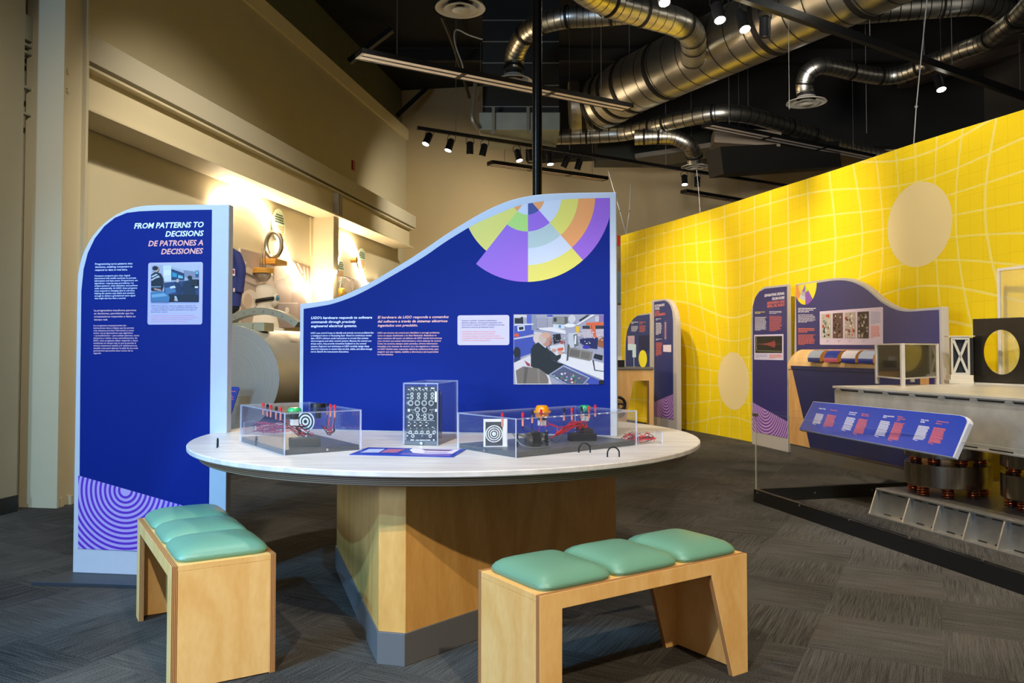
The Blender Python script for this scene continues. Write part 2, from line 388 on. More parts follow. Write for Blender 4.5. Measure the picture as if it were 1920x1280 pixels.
def wall_box(mb, s0, s1, o0, o1, z0, z1, k=None):
    pts = [wall_pt(s, o, z) for z in (z0, z1) for s, o in ((s0, o0), (s1, o0), (s1, o1), (s0, o1))]
    mb.add(pts, [(0, 3, 2, 1), (4, 5, 6, 7), (0, 1, 5, 4), (1, 2, 6, 5), (2, 3, 7, 6), (3, 0, 4, 7)], k)
m = MB(); wall_box(m, -.2, 10.64, -.25, 0, 0, 5.75); wall_box(m, -.2, 10.64, -.35, -.1, 5.75, 6.72, 1)
struct(m, 'wall_left', [BEIGE, mat('#64664a', .8, noise=.1, nscale=3)])
m = MB(); wall_box(m, 10.64, 10.9, -.4, 13.5, 0, 6.72); struct(m, 'wall_back', mat('#a5926c', .75, noise=.04, nscale=1.2))
m = MB(); wall_box(m, 10.3, 10.6, 2.6, 13.5, 5.05, 6.72); struct(m, 'trim_3', mat('#0d0b09', .9))
m = MB(); m.box((8.4, -4, 0), (8.6, 14.3, 6.72)); struct(m, 'wall_right', mat('#4a443a', .8))
# nearer wall on the far left, with the dark slot beside it
m = MB(); wall_box(m, -7.5, -.13, -.2, .23, 0, 6.72); struct(m, 'wall_near_left', mat('#a39c84', .75, noise=.03, nscale=2))
m = MB(); wall_box(m, -7.5, -.13, .23, .243, 0, .125); wall_box(m, -.13, .02, .06, .09, 0, .125); struct(m, 'baseboard_near_left', mat('#1c2226', .5))
m = MB(); wall_box(m, .9, 10.6, 0, .02, 0, .13); struct(m, 'baseboard_left', mat('#1c2226', .5))
# ledge strip along the top of the left wall
m = MB(); wall_box(m, -.2, 10.64, 0, .05, 5.66, 5.88); struct(m, 'trim_1', mat('#e6d8ae', .7))
# steel columns that carry the beam
def hcol(s, w, o0, o1, z1, label):
    m = MB()
    t = .018
    wall_box(m, s-w/2, s-w/2+t*2.0, o0, o1, 0, z1); wall_box(m, s+w/2-t*2, s+w/2, o0, o1, 0, z1)
    wall_box(m, s-w/2, s+w/2, (o0+o1)/2-t/2, (o0+o1)/2+t/2, 0, z1)
    return m
m = MB()
wall_box(m, .02, .045, .12, .46, 0, 6.72); wall_box(m, .285, .31, .12, .46, 0, 6.72); wall_box(m, .045, .285, .395, .415, 0, 6.72)
cl = thing('steel_column', 'cream steel column at the near end of the wall beam, two bolts near its top', 'column', wall_pt(.16, .28, 0))
m.build('column_body', CREAM, cl, world=True)
for yy in (129, 165):
    p = on_wall(118, yy, .415); b = MB(); b.cyl(p, p+WN*.025, .022, 6); b.cyl(p+WN*.025, p+WN*.045, .011, 8)
    b.build('bolt', CREAM, cl, world=True)
b = MB()
for qx in (112, 130):
    p = on_wall(qx, 940, .43); b.M = Matrix.Translation((p.x, p.y, .02)); b.box((-.025, -.02, -.02), (.025, .02, .05))
b.build('foot_clip', CREAM, cl, world=True)
s2 = (on_wall(621, 400, .30)-W0).dot(WU)
m = MB(); wall_box(m, s2-.10, s2+.10, .36, .38, 0, 3.25); wall_box(m, s2-.10, s2+.10, 0, .02, 0, 3.25); wall_box(m, s2-.012, s2+.012, .02, .36, 0, 3.25)
m.build('steel_column', CREAM, label='cream painted steel column under the middle of the wall beam', cat='column')
# beam
bm = thing('wall_beam', 'long cream painted steel beam running along the left wall above the display', 'beam', wall_pt(.25, .2, 3.25))
m = MB(); wall_box(m, .312, 9.7, .05, .45, 3.25, 3.275); wall_box(m, .312, 9.7, .34, .365, 3.275, 3.62); wall_box(m, .312, 9.7, .05, .45, 3.605, 3.63)
m.build('lower_beam', CREAM, bm, world=True, bevel=.003)
m = MB(); wall_box(m, .315, 9.85, .02, .455, 3.665, 3.90); m.build('upper_channel', mat('#b9b29c', .6), bm, world=True, bevel=.004)
m = MB(); wall_box(m, s2-.09, s2-.075, .30, .45, 3.275, 3.605); wall_box(m, s2-.005, s2+.01, .365, .45, 3.275, 3.605); wall_box(m, s2+.07, s2+.085, .30, .45, 3.275, 3.605)
m.build('web_stiffener', CREAM, bm, world=True)
# slot between near wall and column, its shade painted as a dark strip
m = MB(); wall_box(m, -.16, .05, -.2, .05, 0, 6.72); struct(m, 'slot_shade', mat('#2b2a1e', .8))
wb = thing('wall_bracket', 'small pale metal brackets in the dark slot at the far left', 'bracket', wall_pt(-.05, .15, 3.0))
for yy, h in ((60, .10), (92, .01), (106, .01), (171, .01), (220, .008)):
    p = on_wall(66, yy, .16); m = MB(); wall_box(m, -.14, .03, .12, .17, p.z-h, p.z+h); m.build('bracket_arm', mat('#a9a794', .5, .4), wb, world=True)
# rafters at the left wall top
for k, (x0, y0, x1, y1, lb) in enumerate(((655, 116, 735, 55, 'short black rafter end reaching the left wall, nearer of two'), (745, 216, 800, 165, 'short black rafter end reaching the left wall, farther of two'))):
    a = on_wall(x0, y0, .06); b_ = aty(x1, y1, a.y+.05); b_ = EYEP+ray(x1, y1)*((6.60-EYE)/ray(x1, y1).z)
    m = MB(); m.bar(a, b_, .10, .09); m.build('roof_rafter', BLACK, label=lb, cat='rafter')
# long dark purlins under the black roof
for k, y in enumerate((8.5, 11.5, 14.5)):
    m = MB(); m.box((-2.4, y-.06, 6.45), (7.1, y+.06, 6.66)); m.build('roof_purlin', mat('#15120f', .8), label='dark roof purlin crossing the black ceiling', cat='purlin', group='dark roof purlins')
for k, (a, b_, lb) in enumerate((((1600, 185), (1920, 90), 'brown steel roof beam behind the right flexible duct'), ((1690, 150), (1815, 245), 'brown diagonal roof brace above the yellow wall'),
                                 ((1775, 200), (1920, 182), 'thin brown roof beam just above the yellow wall'))):
    A = onz(*a, 6.2); B = onz(*b_, 6.2); m = MB(); m.bar(A, B, .16, .16); m.build('roof_beam', mat('#54453a', .7), label=lb, cat='beam')
# fire alarm strobe on left wall, red
p = on_wall(661, 309, 0); m = MB(); m.M = Matrix.Translation(p) @ Matrix.Rotation(WROT, 4, 'Z'); m.box((-.05, -.03, -.09), (.05, .0, .07))
m.build('fire_alarm', mat('#9c1c1c', .4), label='small red fire alarm box high on the left wall', cat='alarm')

# ================================================================== yellow wall
YP = spline([(1.99, 14.79, 0), (2.30, 13.9, 0), (2.64, 12.95, 0), (3.03, 11.75, 0), (3.38, 10.55, 0), (3.74, 9.35, 0), (4.06, 8.15, 0), (4.44, 6.98, 0), (4.95, 5.4, 0), (5.5, 3.6, 0)], 6)
YH = 3.33
def ycoord(px, py):
    """arc length and height on the yellow wall seen at a pixel"""
    s = 0; t = (px-960)/F
    for i in range(len(YP)-1):
        a, b = YP[i], YP[i+1]; fa = a.x-t*a.y; fb = b.x-t*b.y
        if (fa <= 0) != (fb <= 0):
            q = fa/(fa-fb); p = a.lerp(b, q); z = aty(px, py, p.y).z
            return s+(b-a).length*q, z, p
        s += (b-a).length
def yellow_material():
    m = bpy.data.materials.new('yellow_grid_print'); m.use_nodes = True; nt = m.node_tree; L = nt.links; b = nt.nodes['Principled BSDF']; N = nt.nodes.new
    def ma(op, a, c=None, d=None):
        n = N('ShaderNodeMath'); n.operation = op
        for i, q in enumerate((a, c, d)):
            if q is None: continue
            if isinstance(q, (int, float)): n.inputs[i].default_value = q
            else: L.new(q, n.inputs[i])
        return n.outputs[0]
    uv = N('ShaderNodeUVMap'); sp = N('ShaderNodeSeparateXYZ'); L.new(uv.outputs[0], sp.inputs[0]); x, y = sp.outputs[0], sp.outputs[1]
    X, Y = x, y; disc = None
    for (cs, cz), r, amp, R in ((ycoord(1724, 421)[:2], .425, .62, 1.05), (ycoord(1374, 714)[:2], .405, .62, .95), ((1.4, 3.2), 0, .25, 1.3), ((9.8, .6), 0, .4, 1.2)):
        dx = ma('SUBTRACT', x, cs); dy = ma('SUBTRACT', y, cz); r2 = ma('ADD', ma('MULTIPLY', dx, dx), ma('MULTIPLY', dy, dy))
        e = ma('MULTIPLY', ma('POWER', 2.71828, ma('MULTIPLY', r2, -1/R/R)), amp)
        X = ma('ADD', X, ma('MULTIPLY', dx, e)); Y = ma('ADD', Y, ma('MULTIPLY', dy, e))
        if r: 
            dd = ma('LESS_THAN', ma('SQRT', r2), r); disc = dd if disc is None else ma('MAXIMUM', disc, dd)
    def lines(v, per, off, w):
        f = ma('FRACT', ma('ADD', ma('DIVIDE', v, per), off)); d = ma('ABSOLUTE', ma('SUBTRACT', f, .5)); return ma('LESS_THAN', d, w/per/2)
    g = ma('MAXIMUM', lines(X, .36, .1, .026), lines(Y, .31, .30, .024))
    thin = ma('MAXIMUM', lines(ma('ADD', x, ma('MULTIPLY', y, .0)), .135, 0, .003), lines(ma('ADD', y, ma('MULTIPLY', x, -.03)), .2, .2, .003))
    c1 = N('ShaderNodeMix'); c1.data_type = 'RGBA'; c1.inputs['A'].default_value = lin('#f4d414'); c1.inputs['B'].default_value = lin('#cc9d0a'); L.new(ma('MULTIPLY', thin, .45), c1.inputs[0])
    c2 = N('ShaderNodeMix'); c2.data_type = 'RGBA'; c2.inputs['B'].default_value = lin('#f1dc6c'); L.new(g, c2.inputs[0]); L.new(c1.outputs['Result'], c2.inputs['A'])
    c3 = N('ShaderNodeMix'); c3.data_type = 'RGBA'; c3.inputs['B'].default_value = lin('#ecd69a'); L.new(disc, c3.inputs[0]); L.new(c2.outputs['Result'], c3.inputs['A'])
    L.new(c3.outputs['Result'], b.inputs['Base Color']); b.inputs['Roughness'].default_value = .6; b.inputs['Specular IOR Level'].default_value = .3
    return m
vs = []; fs = []; uvs = []; acc = 0; n = len(YP)
for i, p in enumerate(YP):
    if i: acc += (p-YP[i-1]).length
    d = (YP[min(i+1, n-1)]-YP[max(i-1, 0)]).normalized(); nn = Vector((-d.y, d.x, 0)); nn = nn if nn.x > 0 else -nn
    q = p+nn*.09
    vs += [(p.x, p.y, .0), (p.x, p.y, YH), (q.x, q.y, YH), (q.x, q.y, 0)]; uvs.append(acc)
mesh_f = []; mi = []
for i in range(n-1):
    for j in range(4):
        mesh_f.append((i*4+j, i*4+(j+1) % 4, i*4+4+(j+1) % 4, i*4+4+j)); mi.append(0 if j == 0 else 1)
mesh_f += [(3, 2, 1, 0), tuple((n-1)*4+j for j in range(4))]; mi += [1, 1]
yw = thing('yellow_wall', 'tall curved bright yellow partition printed with a warped pale grid and two cream circles', 'partition', (YP[20].x, YP[20].y, 0))
m = MB(); m.v = [Vector(v) for v in vs]; m.f = mesh_f; m.m = mi
yo = m.build('wall_panel', [yellow_material(), mat('#caa80e', .6)], yw, world=True, smooth=True)
ul = yo.data.uv_layers.new(name='UVMap')
for pl in yo.data.polygons:
    for li in pl.loop_indices:
        vi = yo.data.loops[li].vertex_index; ul.data[li].uv = (uvs[vi//4], YH if vi % 4 in (1, 2) else 0)
for (a, b_, c_) in (((1713, 268), (1718, 200), (1738, 0)), ((1311, 395), (1309, 345), (1306, 318)), ((1172, 440), (1162, 395), (1140, 320)), ((1172, 440), (1180, 395), (1183, 340))):
    P = ycoord(a[0], a[1])[2]; q0 = Vector((P.x+.03, P.y, YH)); q1 = onz(*b_, 4.2); q2 = EYEP+ray(*c_)*(q0.y/ray(*c_).y)
    q1 = EYEP+ray(*b_)*(q0.y/ray(*b_).y)
    m = MB(); m.tube([q0, q1, q2], .006, 6); m.ball(q1, .018, 8); m.build('hanging_cable', mat('#9a9a98', .4, .6), yw, world=True)

# ================================================================== table
TC = Vector((-.33, 4.295, 0)); TR = 1.29; TZ = .80
tb = thing('exhibit_table', 'large round white topped table on a chamfered triangular birch pedestal', 'table', TC)
m = MB(); m.lathe([(0, TZ), (TR-.004, TZ), (TR, TZ-.004), (TR, TZ-.020), (TR-.004, TZ-.024), (0, TZ-.024)], 160)
TOPM = wood('#ddd6d0', '#b9b0aa', 'limed_top', 2.2, (.22, 2.2, 1), .38)
m.build('tabletop', TOPM, tb, smooth=True)
m = MB(); m.lathe([(0, TZ-.024), (TR-.055, TZ-.024), (TR-.055, TZ-.064), (0, TZ-.064)], 160)
m.build('edge_band', PLYZ, tb, smooth=True, label='dark layered plywood ring under the top')
PA, PB, PC, PD, PE, PF = [Vector(p)-TC.xy for p in ((-1.004, 4.676), (-.534, 3.272), (-.422, 3.245), (.546, 4.292), (.52, 4.40), (-.93, 4.76))]
hexp = [tuple(p) for p in (PA, PB, PC, PD, PE, PF)]
m = MB(); m.prism(hexp, .125, TZ-.064, plane='xy'); m.build('pedestal', wood('#dba75c', '#bd8438', 'pedestal_birch', 1.6, (1, 1, .3)), tb, bevel=.002)
ctr = sum((Vector(p) for p in hexp), Vector((0, 0)))/6
m = MB(); m.prism([tuple(ctr+(Vector(p)-ctr)*1.012) for p in hexp], 0, .128, plane='xy'); m.build('plinth', mat('#5d5c5c', .6), tb, bevel=.002, label='dark grey base skirting')
# cable loops on the table
def loop(px, py, w, rz, lb, h=.042):
    p = onz(px, py, TZ); t = thing('cable_loop', lb, 'loop', p, rz, 'black cable loops on the table')
    m = MB(); pts = [(-w/2, 0, 0), (-w/2, 0, h-w/2)]+[(-w/2*math.cos(a), 0, h-w/2+w/2*math.sin(a)) for a in [math.pi*i/10 for i in range(1, 10)]]+[(w/2, 0, h-w/2), (w/2, 0, 0)]
    m.tube(pts, .0032, 8); m.build('hoop', BLACKM, t, smooth=True)
    for sx in (-1, 1):
        m = MB(); m.lathe([(0, .0012), (.008, .0012), (.008, 0), (0, 0)], 12, c=(sx*w/2, 0, 0)); m.build('washer', mat('#c9c4bd', .4), t)
loop(408, 839, .045, math.radians(105), 'black cable loop standing nearest the left rim of the table')
loop(480.5, 835, .045, math.radians(100), 'black cable loop beside the left acrylic case')
loop(1096, 849, .050, math.radians(6), 'black cable loop in front of the long acrylic case, farther from the rim')
loop(1150, 857, .050, math.radians(6), 'black cable loop in front of the long acrylic case, nearest the rim')
# flyer sign on table
cs = [onz(x, y, TZ) for x, y in ((654.8, 852.8), (850, 857.5), (874.4, 843), (690, 839.5))]
base = cs[0]; ex = (cs[1]-cs[0]).normalized(); rz = math.atan2(ex.y, ex.x)
tl = thing('label_plate', 'flat blue label plate lying on the table in front of the black module', 'sign', (base.x, base.y, TZ), rz)
Mi = ROOTM[tl.name].inverted(); lc = [Mi @ c for c in cs]
m = MB(); m.prism([(c.x, c.y) for c in lc], .0, .003, plane='xy'); m.build('plate', mat('#2b3f9a', .35), tl)
def flat(pts): return [tuple((Mi @ onz(x, y, TZ)).xy) for x, y in pts]
zz = Z(640, 700, 6.4)
m = MB(); ms = []; 
def fl(c, pts, lift):
    ms.append(mat(c, .4)); m.add([(a, b, .003+lift) for a, b in flat(pts)], [tuple(range(len(pts)))], len(ms)-1)
fl('#e3d6e8', zz((820, 925), (860, 905), (1420, 918), (1330, 972), (1000, 970), (860, 960)), .0003)
fl('#6d4a6a', zz((960, 915), (1350, 925), (1300, 940), (1010, 935)), .0006)
fl('#b9a6c8', zz((1000, 945), (1290, 950), (1260, 965), (990, 962)), .0006)
fl('#7d63b5', zz((740, 965), (1330, 980), (1300, 1000), (690, 978)), .0004)
m.build('picture', ms, tl)
m = MB()
for i in range(5):
    y = 915+i*9
    for (x0, x1, k) in ((330-i*22, 520-i*16, 0), (560-i*20, 760-i*20, 1)):
        m.add([(a, b, .0035) for a, b in flat(zz((x0, y), (x1, y), (x1-5, y+5), (x0-8, y+5)))], [(0, 1, 2, 3)], k)
m.build('lettering', [mat('#e6e9ff', .5), mat('#e08080', .5)], tl)
# ================================================================== benches
def cushion(mb, cx, cy, z0, a, b, h):
    prof = [(0, h), (.25, h*.985), (.5, h*.93), (.7, h*.83), (.85, h*.68), (.94, h*.5), (.99, h*.32), (1.0, h*.2), (.985, .006), (.96, .0), (0, 0)]
    seg = 72; vs = []; fs = []; n = len(prof)
    for i in range(seg):
        t = 2*math.pi*i/seg; c, s_ = math.cos(t), math.sin(t)
        for r, z in prof:
            e = 2/(2.2+5.5*r)      # rounder in the middle, squarer at the rim
            vs.append((cx+a*r*math.copysign(abs(c)**e, c), cy+b*r*math.copysign(abs(s_)**e, s_), z0+z))
    for i in range(seg):
        j = (i+1) % seg; fs += [(i*n+q, i*n+q+1, j*n+q+1, j*n+q) for q in range(n-1)]
    mb.add(vs, fs)
VINYL = mat('#6d9c83', .36, spec=.45, bump=.25, bscale=260)
def bench(label, loc, rz, taper, H=.457, L=.995, Wd=.38):
    t = thing('bench', label, 'bench', loc, rz)
    e = .022; x0, x1 = -L/2, L/2
    lb = 'birch side frame cut as an upside down U'
    if taper: prof = [(x0, 0), (x0, H), (x1, H), (x1, 0), (x1-.085, 0), (x1-.20, H-.055), (x0+.092, H-.055), (x0+.09, 0)]
    else: prof = [(x0, 0), (x0, H), (x1, H), (x1, 0), (x1-.09, 0), (x1-.09, H-.055), (x0+.09, H-.055), (x0+.09, 0)]
    for y0, y1 in ((-Wd/2, -Wd/2+e), (Wd/2-e, Wd/2)):
        m = MB(); m.prism(prof, y0, y1, 0, 1); m.build('side_frame', [BIRCH, PLYY], t, bevel=.0015)
    for a, b in ((x0+.0006, x0+e), (x1-e, x1-.0006)):
        m = MB(); m.box((a, -Wd/2+e+.0004, .004), (b, Wd/2-e-.0004, H-e-.0006)); m.build('end_panel', BIRCH, t, bevel=.001)
    m = MB(); m.box((x0+.0003, -Wd/2+e, H-e), (x1-.0003, Wd/2-e, H-.0002)); m.build('seat_board', [BIRCH, PLY], t, bevel=.001)
    for i in range(3):
        m = MB(); cushion(m, x0+.178+i*.3195, -.003, H, .156, Wd/2-.018, .062)
        m.build('cushion', VINYL, t, smooth=True)
    return t
bench('birch bench with three green cushions in front of the tall left sign', (-1.34, 3.511, 0), math.radians(121.3), False)
bench('birch bench with three green cushions and slanted far legs, standing right of the table pedestal', (.3965, 3.066, 0), math.radians(33.8), True)

# ================================================================== left info sign
BLUE = '#021d74'; LILAC = '#b3afd4'
def kiosk(name, label, loc, rz, outline, thick, m_frame=FRAME):
    t = thing(name, label, 'sign', loc, rz)
    m = MB(); m.prism(outline(Sheet(t, 0)), 0, thick, plane='xz'); m.build('panel_body', m_frame, t, bevel=.004, smooth=False)
    return t, Sheet(t, 0)
def arc(cx, cz, rx, rz, a0, a1, n=14, e=1.0):
    return [(cx+rx*math.cos(math.radians(a0+(a1-a0)*i/n)), cz+rz*math.sin(math.radians(a0+(a1-a0)*i/n))) for i in range(n+1)]
LK = Vector((-2.425, 4.513, 0)); LKR = math.atan2(-.131, .991)
t, sh = kiosk('info_sign', 'tall blue sign with one rounded shoulder at the left, headed FROM PATTERNS TO DECISIONS', LK, LKR,
              lambda s: [(0, .02)]+[(.891, .02), (.891, s.uv(427, 383)[1]), (s.uv(300, 384.5)[0], s.uv(300, 384)[1])]+arc(.42, s.uv(250, 385.5)[1]-.42, .42, .42, 92, 180)+[], .052)
m = MB(); m.prism([(-.10, -.19), (.60, -.165), (.891, -.12), (.891, .19), (0, .19)], 0, .02, plane='xy'); m.build('foot_plate', mat('#2b3138', .45), t, bevel=.002)
face = [sh.uv(*p) for p in ((148.5, 1028), (151, 700), (153, 545), (157, 505), (165, 474), (178, 447), (196, 424), (216, 408), (238, 399), (262, 396), (300, 394.5), (397.5, 393), (391, 1040))]
m = MB(); m.add([(p[0], -.002, p[1]) for p in face], [tuple(range(len(face)))]); m.add([(p[0]*1+0, -.0006, p[1]) for p in face], [tuple(range(len(face)-1, -1, -1))])
m.build('graphic_face', mat(BLUE, .55, spec=.12, noise=.02, nscale=200), t, label='royal blue printed face')
# ring pattern
conv = [sh.uv(*p) for p in ((147.5, 891), (391, 961), (391, 1038), (147.3, 1028))]
m = MB(); m.add([(a, -.0028, b) for a, b in conv], [(0, 1, 2, 3)], 1)
c0 = sh.uv(236, 919); pit = abs(sh.uv(236, 919)[1]-sh.uv(236, 928.6)[1])
for k in range(1, 26):
    r0, r1 = pit*(k+.12), pit*(k+.58)
    for i in range(72):
        a, b = 2*math.pi*i/72, 2*math.pi*(i+1)/72
        q = clip([(c0[0]+r*math.cos(w), c0[1]+r*math.sin(w)) for r, w in ((r0, a), (r1, a), (r1, b), (r0, b))], conv)
        if len(q) > 2: m.add([(x, -.0036, z) for x, z in q], [tuple(range(len(q)))], 0)
m.build('ring_pattern', [mat('#5a28b4', .4), mat('#ab9cd8', .4)], t)
m = MB()
for ln, y, x1, k in (('FROM PATTERNS TO', 428.5, 252, 0), ('DECISIONS', 443.5, 310.5, 0), ('DE PATRONES A', 461.5, 278.5, 1), ('DECISIONES', 476.5, 302.5, 1)):
    xr = 382.5 if k == 0 else 381.5
    sh.text(m, ln, x1, y, 10, xr, .0032, bold=.024, shear=.22, k=k)
m.build('heading', [mat('#dff2ff', .5), mat('#eea9a0', .5)], t)
m = MB()
sh.block(m, ['Programming turns patterns into', 'decisions, enabling computers to', 'respond to data in real time.'], 179, 496.5, 5.6, 3.4, 70, .0032, bold=.009)
m.build('subheading', mat('#e2efff', .5), t); m = MB()
sh.block(m, ['Computer programs give clear, logical', 'instructions that enable machines to process', 'information and take action. Programmers use', 'algorithms—step-by-step procedures—to', 'analyze patterns, make decisions, and perform', 'tasks automatically. At LIGO, these programs', 'must respond to changing data in real time,', 'helping the system stay stable and sensitive', 'enough to detect a gravitational wave signal', 'that might last less than a second.'], 178, 518.5, 4.68, 2.9, 81, .0032, bold=.009)
m.build('body_text', mat('#e2efff', .5), t)
m = MB()
sh.block(m, ['La programática transforma patrones', 'en decisiones, permitiendo que los', 'computadores respondan a datos en', 'tiempo real.'], 177, 583.5, 5.7, 3.4, 79, .0032, bold=.009)
m.build('subheading', mat('#ecc3cc', .5), t); m = MB()
sh.block(m, ['Los programas computacionales dan', 'instrucciones claras y lógicas que les permite', 'a las máquinas procesar información y tomar', 'acción. Los programadores usan algoritmos', '—procedimientos— para analizar patrones, tomar', 'decisiones y realizar tareas automáticamente. En', 'LIGO, estos programas deben responder a datos', 'cambiantes en tiempo real, lo que le permite al', 'sistema mantenerse estable y lo suficientemente', 'sensible como para detectar la señal de una onda', 'gravitacional que podría durar menos de un', 'segundo.'], 176, 611.5, 4.7, 2.9, 86, .0032, bold=.009)
m.build('body_text', mat('#ecc3cc', .5), t, label='pink Spanish body text')
m = MB(); sh.rect(m, 277, 491, 381, 608.5, .003, 0, .012); sh.rect(m, 277.2, 491.2, 380.8, 608.3, .0008, 0, .012)
m.build('picture_card', mat(LILAC, .5), t)
z1 = Z(120, 380, 4)
R = lambda x0, y0, x1, y1: [(x0, y0), (x1, y0), (x1, y1), (x0, y1)]
q = lambda c, *p: (c, z1(*p))
items = [q('#b9bcd2', *R(658, 465, 1015, 745)), q('#c9cbdc', (760, 465), (1015, 465), (1015, 520), (900, 505)), q('#8f93ad', (900, 505), (1015, 520), (1015, 570), (905, 560)),
 q('#dfe6f2', *R(747, 470, 808, 590)), q('#f0f4fa', *R(752, 505, 805, 545)), q('#143a62', (808, 495), (905, 530), (905, 582), (808, 580)), q('#2f9ac4', (815, 520), (850, 530), (850, 560), (815, 555)), q('#7cc3d8', (860, 540), (895, 550), (895, 568), (860, 565)),
 q('#1d3f70', (755, 600), (1015, 575), (1015, 745), (755, 745)), q('#4c7bab', (760, 640), (860, 625), (880, 660), (770, 690)), q('#22517f', *R(990, 510, 1012, 555)), q('#6fd0e8', *R(993, 515, 1010, 535)),
 q('#0e2440', (900, 600), (950, 575), (985, 600), (990, 690), (960, 720), (900, 700), (890, 640)), q('#14202e', *ell(948, 562, 17, 16)), q('#0f2b55', (835, 600), (860, 595), (890, 640), (880, 690), (850, 680), (838, 640)), q('#c4b7bb', *ell(858, 585, 12, 14)),
 q('#dfe7f4', (800, 630), (835, 622), (845, 638), (805, 645)), q('#0a1a2e', (780, 690), (1010, 690), (1010, 742), (780, 742)), q('#bcd', (835, 700), (848, 700), (862, 738), (838, 738)), q('#e89a70', *ell(840, 730, 10, 5)),
 q('#0c1c30', (660, 540), (690, 520), (730, 530), (752, 570), (752, 620), (735, 660), (660, 660)), q('#c9ced8', (662, 552), (700, 533), (712, 540), (668, 562)), q('#c9ced8', (662, 575), (718, 545), (726, 560), (700, 566), (664, 588)), q('#8fa9c8', *R(659, 628, 735, 634)),
 q('#d2b09f', *ell(700, 500, 17, 21)), q('#0f1520', *ell(692, 492, 22, 17)), q('#4b7fae', (658, 672), (740, 660), (790, 685), (803, 712), (795, 744), (658, 744)), q('#7fb0d2', (665, 690), (760, 678), (785, 700), (670, 712)), q('#c89a92', (680, 640), (735, 650), (740, 664), (690, 655)),
 q('#e8f2f8', *R(990, 628, 1014, 640)), q('#0b1626', *R(960, 575, 1012, 625))]
items = [((c if len(c) == 7 else '#bbccdd'), p) for c, p in items]
paint(sh, 'picture', t, items, base=.0034, dim=.88)
m = MB(); sh.block(m, ['LIGO’s team members—physicists, engineers, operators, and', 'computer scientists alike—must craft software instructions that', 'are logical and efficient, because a gravitational wave signal can', 'last less than a second.'], 284, 574.5, 3.7, 2.1, 87, .0034)
sh.block(m, ['Los miembros del equipo de LIGO (ya sean de física, ingeniería,', 'operación o ciencias computacionales) deben crear instrucciones de', 'software que sean lógicas y eficientes, porque la señal de una', 'onda gravitacional puede durar menos de un segundo.'], 284, 592.3, 3.6, 2.0, 88, .0034, k=1)
m.build('caption', [mat('#34346a', .5), mat('#dd8f98', .5)], t)

# ================================================================== wavy sign in the middle of the table
PR = math.atan2(-.2013, .9795); PL = Vector((-1.195, 4.562, TZ+.0005))
def outl(s):
    top = [(560, 569.5), (590, 566), (625, 560), (662, 545), (700, 526), (737, 504), (768, 485), (800, 464), (830, 443), (860, 424), (894, 403.6), (929, 386), (963, 373.5), (1006, 365), (1066, 361.5), (1153.5, 360)]
    pts = [s.uv(*p) for p in top]; pts = [(p.x, p.y) for p in spline([(a, b, 0) for a, b in pts], 4)]
    pts[0] = (0, pts[0][1]); pts[-1] = (1.775, pts[-1][1])
    return [(0, 0)]+pts+[(1.775, 0)]
t, sh = kiosk('info_sign', 'wide royal blue sign with a wave shaped top, rising from the round table', PL, PR, outl, .055)
inn = [(569.5, 579), (600, 574), (625, 569), (662, 556), (700, 537), (737, 516), (768, 498), (800, 478), (830, 457), (860, 438), (891, 420), (929, 403), (972, 386), (1021.5, 377), (1083, 372.6), (1143, 371)]
ip = [(p.x, p.y) for p in spline([(*sh.uv(*p), 0) for p in inn], 4)]
zb = .006
face = [(ip[0][0], zb)]+ip+[(ip[-1][0], zb)]
m = MB(); m.add([(a, -.002, b) for a, b in face], [tuple(range(len(face)))]); m.add([(a, -.0006, b) for a, b in face], [tuple(range(len(face)-1, -1, -1))])
m.build('graphic_face', mat(BLUE, .55, spec=.12, noise=.02, nscale=200), t, label='royal blue printed face')
hump = [sh.uv(870, 432)]+[p for p in ip if p[0] > sh.uv(885, 420)[0]]+[(ip[-1][0], .3), (sh.uv(870, 0)[0], .3)]
cc = sh.uv(990.1, 371); ru = abs(sh.uv(990, 371)[1]-sh.uv(990, 402.4)[1])
m = MB(); WC = {}; wm = []
def sector(a0, a1, r0, r1, c):
    if c not in WC: WC[c] = len(wm); wm.append(mat(c, .45))
    n = max(2, int((a1-a0)/2.5))
    for i in range(n):
        A, B = (math.radians(-90+a0+(a1-a0)*j/n) for j in (i, i+1))
        qd = [(cc[0]+ru*r*math.cos(w), cc[1]+ru*r*math.sin(w)) for r, w in ((r0, A), (r1, A), (r1, B), (r0, B))]
        qd = clip(qd, hump)
        if len(qd) > 2: m.add([(x, -.003, z) for x, z in qd], [tuple(range(len(qd)))], WC[c])
PU, YE, WH, OR, NV, SG, GR = '#8d52bd', '#d6c64e', '#c3c4ce', '#e08f48', '#2f347c', '#a9b6b1', '#a6c85c'
for r0, c in enumerate((NV, PU, SG, WH, YE)): sector(0, 40.8, r0, r0+1, c)
for r0, c in enumerate((OR, WH, YE, OR, PU)): sector(40.8, 102, r0, r0+1, c)
sector(-39.4, 0, 0, 1, WH); sector(-39.4, 0, 1, 2, GR); sector(-39.4, 0, 2, 5, PU)
sector(-100, -39.4, 0, 1, OR); sector(-100, -39.4, 1, 4, YE)
m.build('colour_wheel', wm, t)
m = MB()
sh.block(m, ['LIGO’s hardware responds to software', 'commands through precisely', 'engineered electrical systems.'], 583.5, 598, 7.6, 4.7, 114.5, .0026, bold=.018, shear=.2)
m.build('heading', mat('#eef1ff', .5), t); m = MB()
